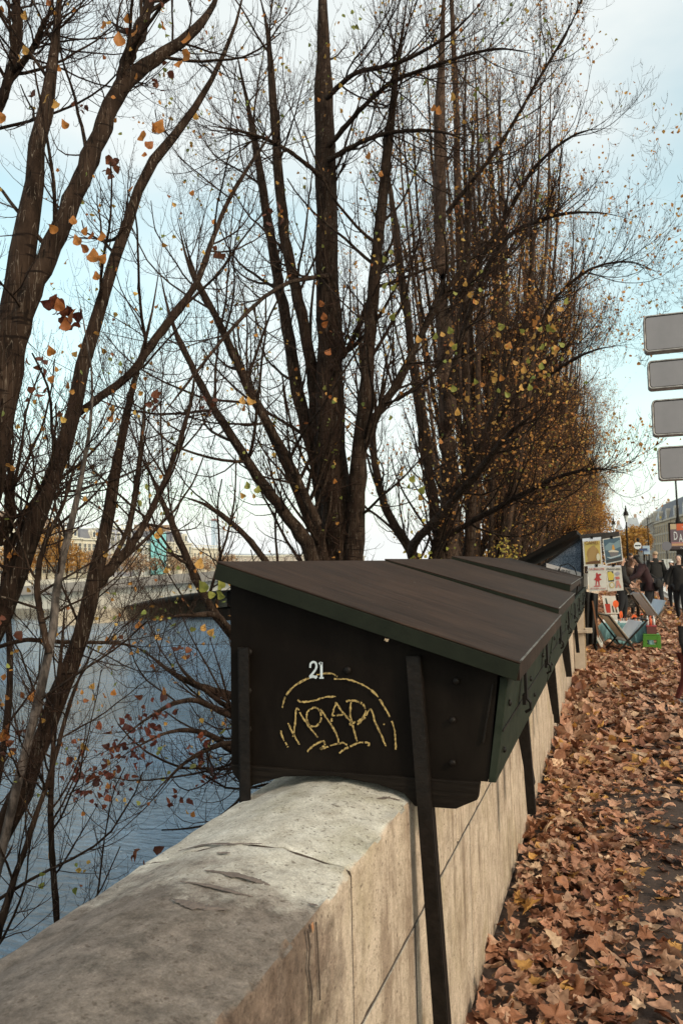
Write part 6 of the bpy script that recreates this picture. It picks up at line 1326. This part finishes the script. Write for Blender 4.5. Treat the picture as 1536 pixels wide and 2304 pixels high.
for i, (px, d, h_, lb) in enumerate(((1412, 150, 7.2, 'golden street tree left of the white round sign'), (1430, 165, 9.4, 'tallest golden street tree in the middle of the clump'), (1447, 175, 8.6, 'golden street tree at the right of the clump'), (1400, 158, 6.5, 'low golden street tree touching the hung prints'))):
    p = at_d(px, 1262, d); leafy('street_tree', lb, 'tree', (p.x, p.y, -.13), h_, 2.0, 1500, [(.46, .25, .06, 2), (.56, .33, .08, 1), (.34, .16, .05, 1)], 60+i, (.25, .45), .15, .25, group='golden street trees')
# far bank: palace fronts
FX = -152.0
M_lou = mat('palace_stone', (.54, .47, .37), .9, c2=(.62, .56, .46), scale=.35, bump=.1); M_lout = mat('palace_trim', (.62, .56, .46), .85); M_mauve = mat('scaffold_sheeting', (.40, .39, .45), .8, c2=(.46, .45, .50), scale=.3)
M_palew = mat('pale_sheeting', (.60, .60, .60), .8); M_groof = mat('grey_green_roof', (.28, .31, .29), .7, c2=(.36, .38, .36), scale=.2)
def fb(px0, px1, ye, yr, name, label, wm, rm, bays, rows, **k):
    y0, y1 = on_x(px0, 1258, FX).y, on_x(px1, 1258, FX).y; pm = (px0+px1)/2; ez = on_x(pm, ye, FX).z; rz = on_x(pm, yr, FX-6).z
    return building(name, label, FX, 1, y0, y1-.4, ez, max(rz, ez+.6), wm, rm, bays, rows, M_lout, z0=-1.3, group='palace fronts on the far bank', **k)
fb(-330, -40, 1196, 1160, 'palace_wing', 'pale palace wing at the far left, across the river', M_lou, M_groof, 14, 3, dormers=8)
fb(-40, 95, 1198, 1168, 'palace_wing', 'palace wing with a grey green roof behind the left trunks, across the river', M_lou, M_groof, 12, 3, dormers=6, chim=2)
fb(95, 186, 1212, 1186, 'palace_wing', 'long ornate palace wing with a slate roof behind the golden tree across the river', M_lou, M_zinc, 9, 3, dormers=4, chim=1)
fb(186, 246, 1216, 1190, 'palace_wing', 'palace pavilion with a carved gable beside the grey scaffold tower', M_lou, M_slate, 6, 3, dormers=1, hip=True)
fb(247, 300, 1192, 1186, 'scaffold_tower', 'grey mauve sheeted scaffold tower across the river', M_mauve, M_mauve, 4, 4, flat=True)
fb(301, 345, 1226, 1206, 'palace_wing', 'white sheeted palace front left of the turquoise banner', M_palew, M_palew, 4, 3)
fb(345, 392, 1222, 1196, 'palace_wing', 'palace front behind the turquoise banner', M_lou, M_slate, 4, 3, chim=2)
fb(392, 433, 1224, 1196, 'palace_pavilion', 'pavilion with a mansard roof right of the turquoise banner', M_lou, M_slate, 4, 3, hip=True, dormers=2, chim=1)
fb(434, 503, 1236, 1230, 'palace_wing', 'lower cream palace wing topped by a balustrade', M_lou, M_lou, 8, 2, flat=True)
fb(504, 640, 1252, 1246, 'town_building', 'low hazy far building seen between the trunks', M_bge, M_zinc, 8, 2)
fb(641, 820, 1251, 1247, 'town_building', 'farthest low building seen past the thick trunk', M_bge, M_zinc, 8, 2)
a, b = on_x(340, 1196, FX+1.2), on_x(374, 1312, FX+1.2); t = empty('banner', (FX+1.2, a.y, 0), 'tall turquoise banner hung on the palace front across the river', 'banner')
M_tq = mat('turquoise_banner', (.22, .52, .54), .8, c2=(.28, .58, .60), scale=.2); MB().box(FX+1.15, FX+1.3, a.y, b.y, -.5, a.z).build('cloth', M_tq, t); MB().box(FX+1.1, FX+1.34, a.y-.3, b.y+.3, a.z, a.z+.3).build('batten', M_wst, t)
# crane
p = at_d(482, 1172, 470); q = at_d(482, 1245, 470); t = empty('tower_crane', (p.x, p.y, 0), 'thin pale blue tower crane on the skyline right of the palace', 'crane'); M_cr = mat('pale_blue_steel', (.38, .50, .62), .5)
mb = MB()
for sx in (-1, 1):
    for sy in (-1, 1): mb.bar((p.x+sx, p.y+sy, 0), (p.x+sx, p.y+sy, p.z), .3)
for k in range(12): z = p.z*k/12; mb.bar((p.x-1, p.y-1, z), (p.x+1, p.y-1, z+p.z/12), .22); mb.bar((p.x+1, p.y-1, z), (p.x-1, p.y-1, z+p.z/12), .22)
mb.build('lattice_mast', M_cr, t); MB().box(p.x-1.3, p.x+1.6, p.y-1.2, p.y+1.2, p.z, p.z+1.3).build('cab', mat('crane_cab', (.5, .3, .3), .6), t)
# golden and bare trees on the far bank
rt = random.Random(3)
for i, (px, h_, rad, nl) in enumerate(((128, 18, 4.2, 1500), (105, 14, 3.6, 900), (152, 12, 3.4, 900), (172, 10, 3.2, 700), (205, 9.5, 3, 650), (232, 8.5, 3, 650), (262, 7.5, 3, 600), (290, 7.5, 3, 600), (318, 8, 3, 600), (352, 6.8, 3, 560), (384, 7.5, 3, 600), (412, 7, 3, 560), (440, 7.6, 3, 600), (466, 6.8, 3, 560), (492, 7.4, 3, 560), (524, 8, 3.2, 600), (60, 9, 3, 600), (20, 10, 3.2, 600))):
    p = on_x(px, 1258, -147.5); lb_ = 'tall golden tree' if h_ > 13 else ('small orange brown tree' if i % 2 else 'small russet tree')
    lb_ = ['tall golden tree', 'middling golden tree', 'small russet tree'][0 if h_ > 15 else 1 if h_ > 11 else 2]
    near_ = {128: 'in front of the palace behind the left trunks', 105: 'just left of the tallest one', 152: 'just right of the tallest one', 172: 'first right of the golden clump', 205: 'below the carved gable', 232: 'left of the scaffold tower foot', 262: 'below the scaffold tower', 290: 'at the right foot of the scaffold tower',
             318: 'below the white sheeted front', 352: 'at the foot of the turquoise banner', 384: 'just right of the turquoise banner', 412: 'below the mansard pavilion', 440: 'left below the balustrade wing', 466: 'middle of the balustrade wing', 492: 'at the right end of the balustrade wing', 524: 'right of the palace', 60: 'second from the far left', 20: 'at the far left'}[px]
    leafy('bank_tree', '%s on the far quay %s' % (lb_, near_), 'tree', (p.x+rt.uniform(-1, 1), p.y, -1.2), h_, rad, nl, [(.48, .32, .19, 2), (.40, .25, .16, 2), (.52, .40, .28, 1)] if px > 180 else [(.52, .28, .07, 3), (.42, .22, .07, 1)], 90+i, (.3, .6), .22, .22, group='trees on the far quay')

# ------------------------------------------------------------------ the bridge
YB, YB2 = 85., 116.
M_br = mat('bridge_concrete', (.52, .46, .39), .85, c2=(.60, .54, .46), scale=.25, bump=.15); M_brp = mat('bridge_parapet', (.27, .235, .21), .85, c2=(.33, .29, .26), scale=.5); M_pier = mat('pier_stone', (.46, .38, .29), .9, c2=(.34, .28, .21), scale=.35, bump=.3, bscale=2)
t = empty('river_bridge', (-60, YB, -5), 'wide pale stone arch bridge crossing the river behind the left trees', 'bridge')
dk = [on_y(px, py, YB) for px, py in ((40, 1322), (130, 1314), (240, 1306), (350, 1298), (490, 1287))]
xs = [p.x for p in dk]; zs = [p.z for p in dk]; xs = xs[::-1]; zs = zs[::-1]      # descending x order fixed below
import bisect
pairs = sorted(zip(xs, zs)); cz = np.polyfit([p[0] for p in pairs], [p[1] for p in pairs], 2)
xpk = -cz[1]/(2*cz[0]) if cz[0] < 0 else -20
def ztop(x):
    x = max(-140, min(x, -8)); l = pairs[0]; r = pairs[-1]; s = (r[1]-l[1])/(r[0]-l[0]); return l[1]+s*(x-l[0]) if x < -45 else l[1]+s*(-45-l[0])+.012*(x+45)-.00045*(x+45)**2
spr = on_y(222, 1374, YB); mid_ = on_y(440, 1327, YB); px1_ = spr.x
XA = [-146, px1_-46, px1_, px1_+46, -6]; CR = {}
def zin(x):
    for a, b in zip(XA[:-1], XA[1:]):
        if a+1.6 <= x <= b-1.6:
            c = (a+b)/2; hw_ = (b-a)/2-1.6; u = (x-c)/hw_; top = ztop(c)-2.15; return spr.z+(top-spr.z)*(1-abs(u)**2.1)
    return spr.z
n = 150; gx = [-146+140*k/n for k in range(n+1)]; V = []; Fc = []
for x in gx: V += [(x, YB, zin(x)), (x, YB, ztop(x)-.95), (x, YB2, ztop(x)-.95), (x, YB2, zin(x))]
for k in range(n): b = 4*k; Fc += [(b, b+4, b+5, b+1), (b+1, b+5, b+6, b+2), (b+2, b+6, b+7, b+3), (b+3, b+7, b+4, b)]
mesh('arches', V, Fc, M_br, t)
for nm, y0, y1, h0, h1, m_ in (('parapet', YB-.35, YB+.15, -.95, .12, M_brp), ('parapet', YB2-.15, YB2+.35, -.95, .12, M_brp), ('cornice', YB-.7, YB-.351, -1.05, -.85, M_brp), ('pavement_deck', YB+.151, YB2-.151, -.9, -.75, M_road)):
    V = []; Fc = []
    for x in gx: V += [(x, y0, ztop(x)+h0), (x, y0, ztop(x)+h1), (x, y1, ztop(x)+h1), (x, y1, ztop(x)+h0)]
    for k in range(n): b = 4*k; Fc += [(b+i, b+4+i, b+4+(i+1) % 4, b+(i+1) % 4) for i in range(4)]
    mesh(nm, V, Fc, m_, t)
for xc in XA[1:-1]:
    q = MB(); q.prism([(xc-2.2, YB-1), (xc-1.3, YB-3.2), (xc, YB-4.2), (xc+1.3, YB-3.2), (xc+2.2, YB-1), (xc+2.2, YB2+1), (xc, YB2+4), (xc-2.2, YB2+1)], -6, spr.z+.05, 'z'); q.build('pier', M_pier, t, bevel=.05)
    q = MB(); q.prism([(xc-3.6, YB-2), (xc-2, YB-5), (xc, YB-9), (xc+2, YB-6), (xc+3.6, YB-2), (xc+3.6, YB2+2), (xc, YB2+6), (xc-3.6, YB2+2)], -6, -3.3, 'z'); q.build('pier_footing', M_pier, t, bevel=.1)
# dark moored barge beyond the bridge
p = on_z(512, 1392, -5); t = empty('moored_barge', (p.x, p.y, -5), 'dark moored barge low on the water just left of the nearest box', 'boat')
q = MB(); q.prism([(p.x-1.5, p.y), (p.x-.4, p.y-2.6), (p.x+1.6, p.y-3), (p.x+4.0, p.y-2.4), (p.x+4.4, p.y+18), (p.x-1.2, p.y+18)], -5.3, -3.6, 'z'); q.build('hull', M_board, t, bevel=.1)
q = MB(); q.box(p.x-.6, p.x+3.6, p.y+1, p.y+12, -3.6, -1.6); q.build('cabin', M_iron, t, bevel=.05)
for k in range(3): q = MB(); q.box(p.x-.66, p.x-.6, p.y+2+3*k, p.y+3.6+3*k, -3.0, -2.2); q.build('window', M_pane, t)
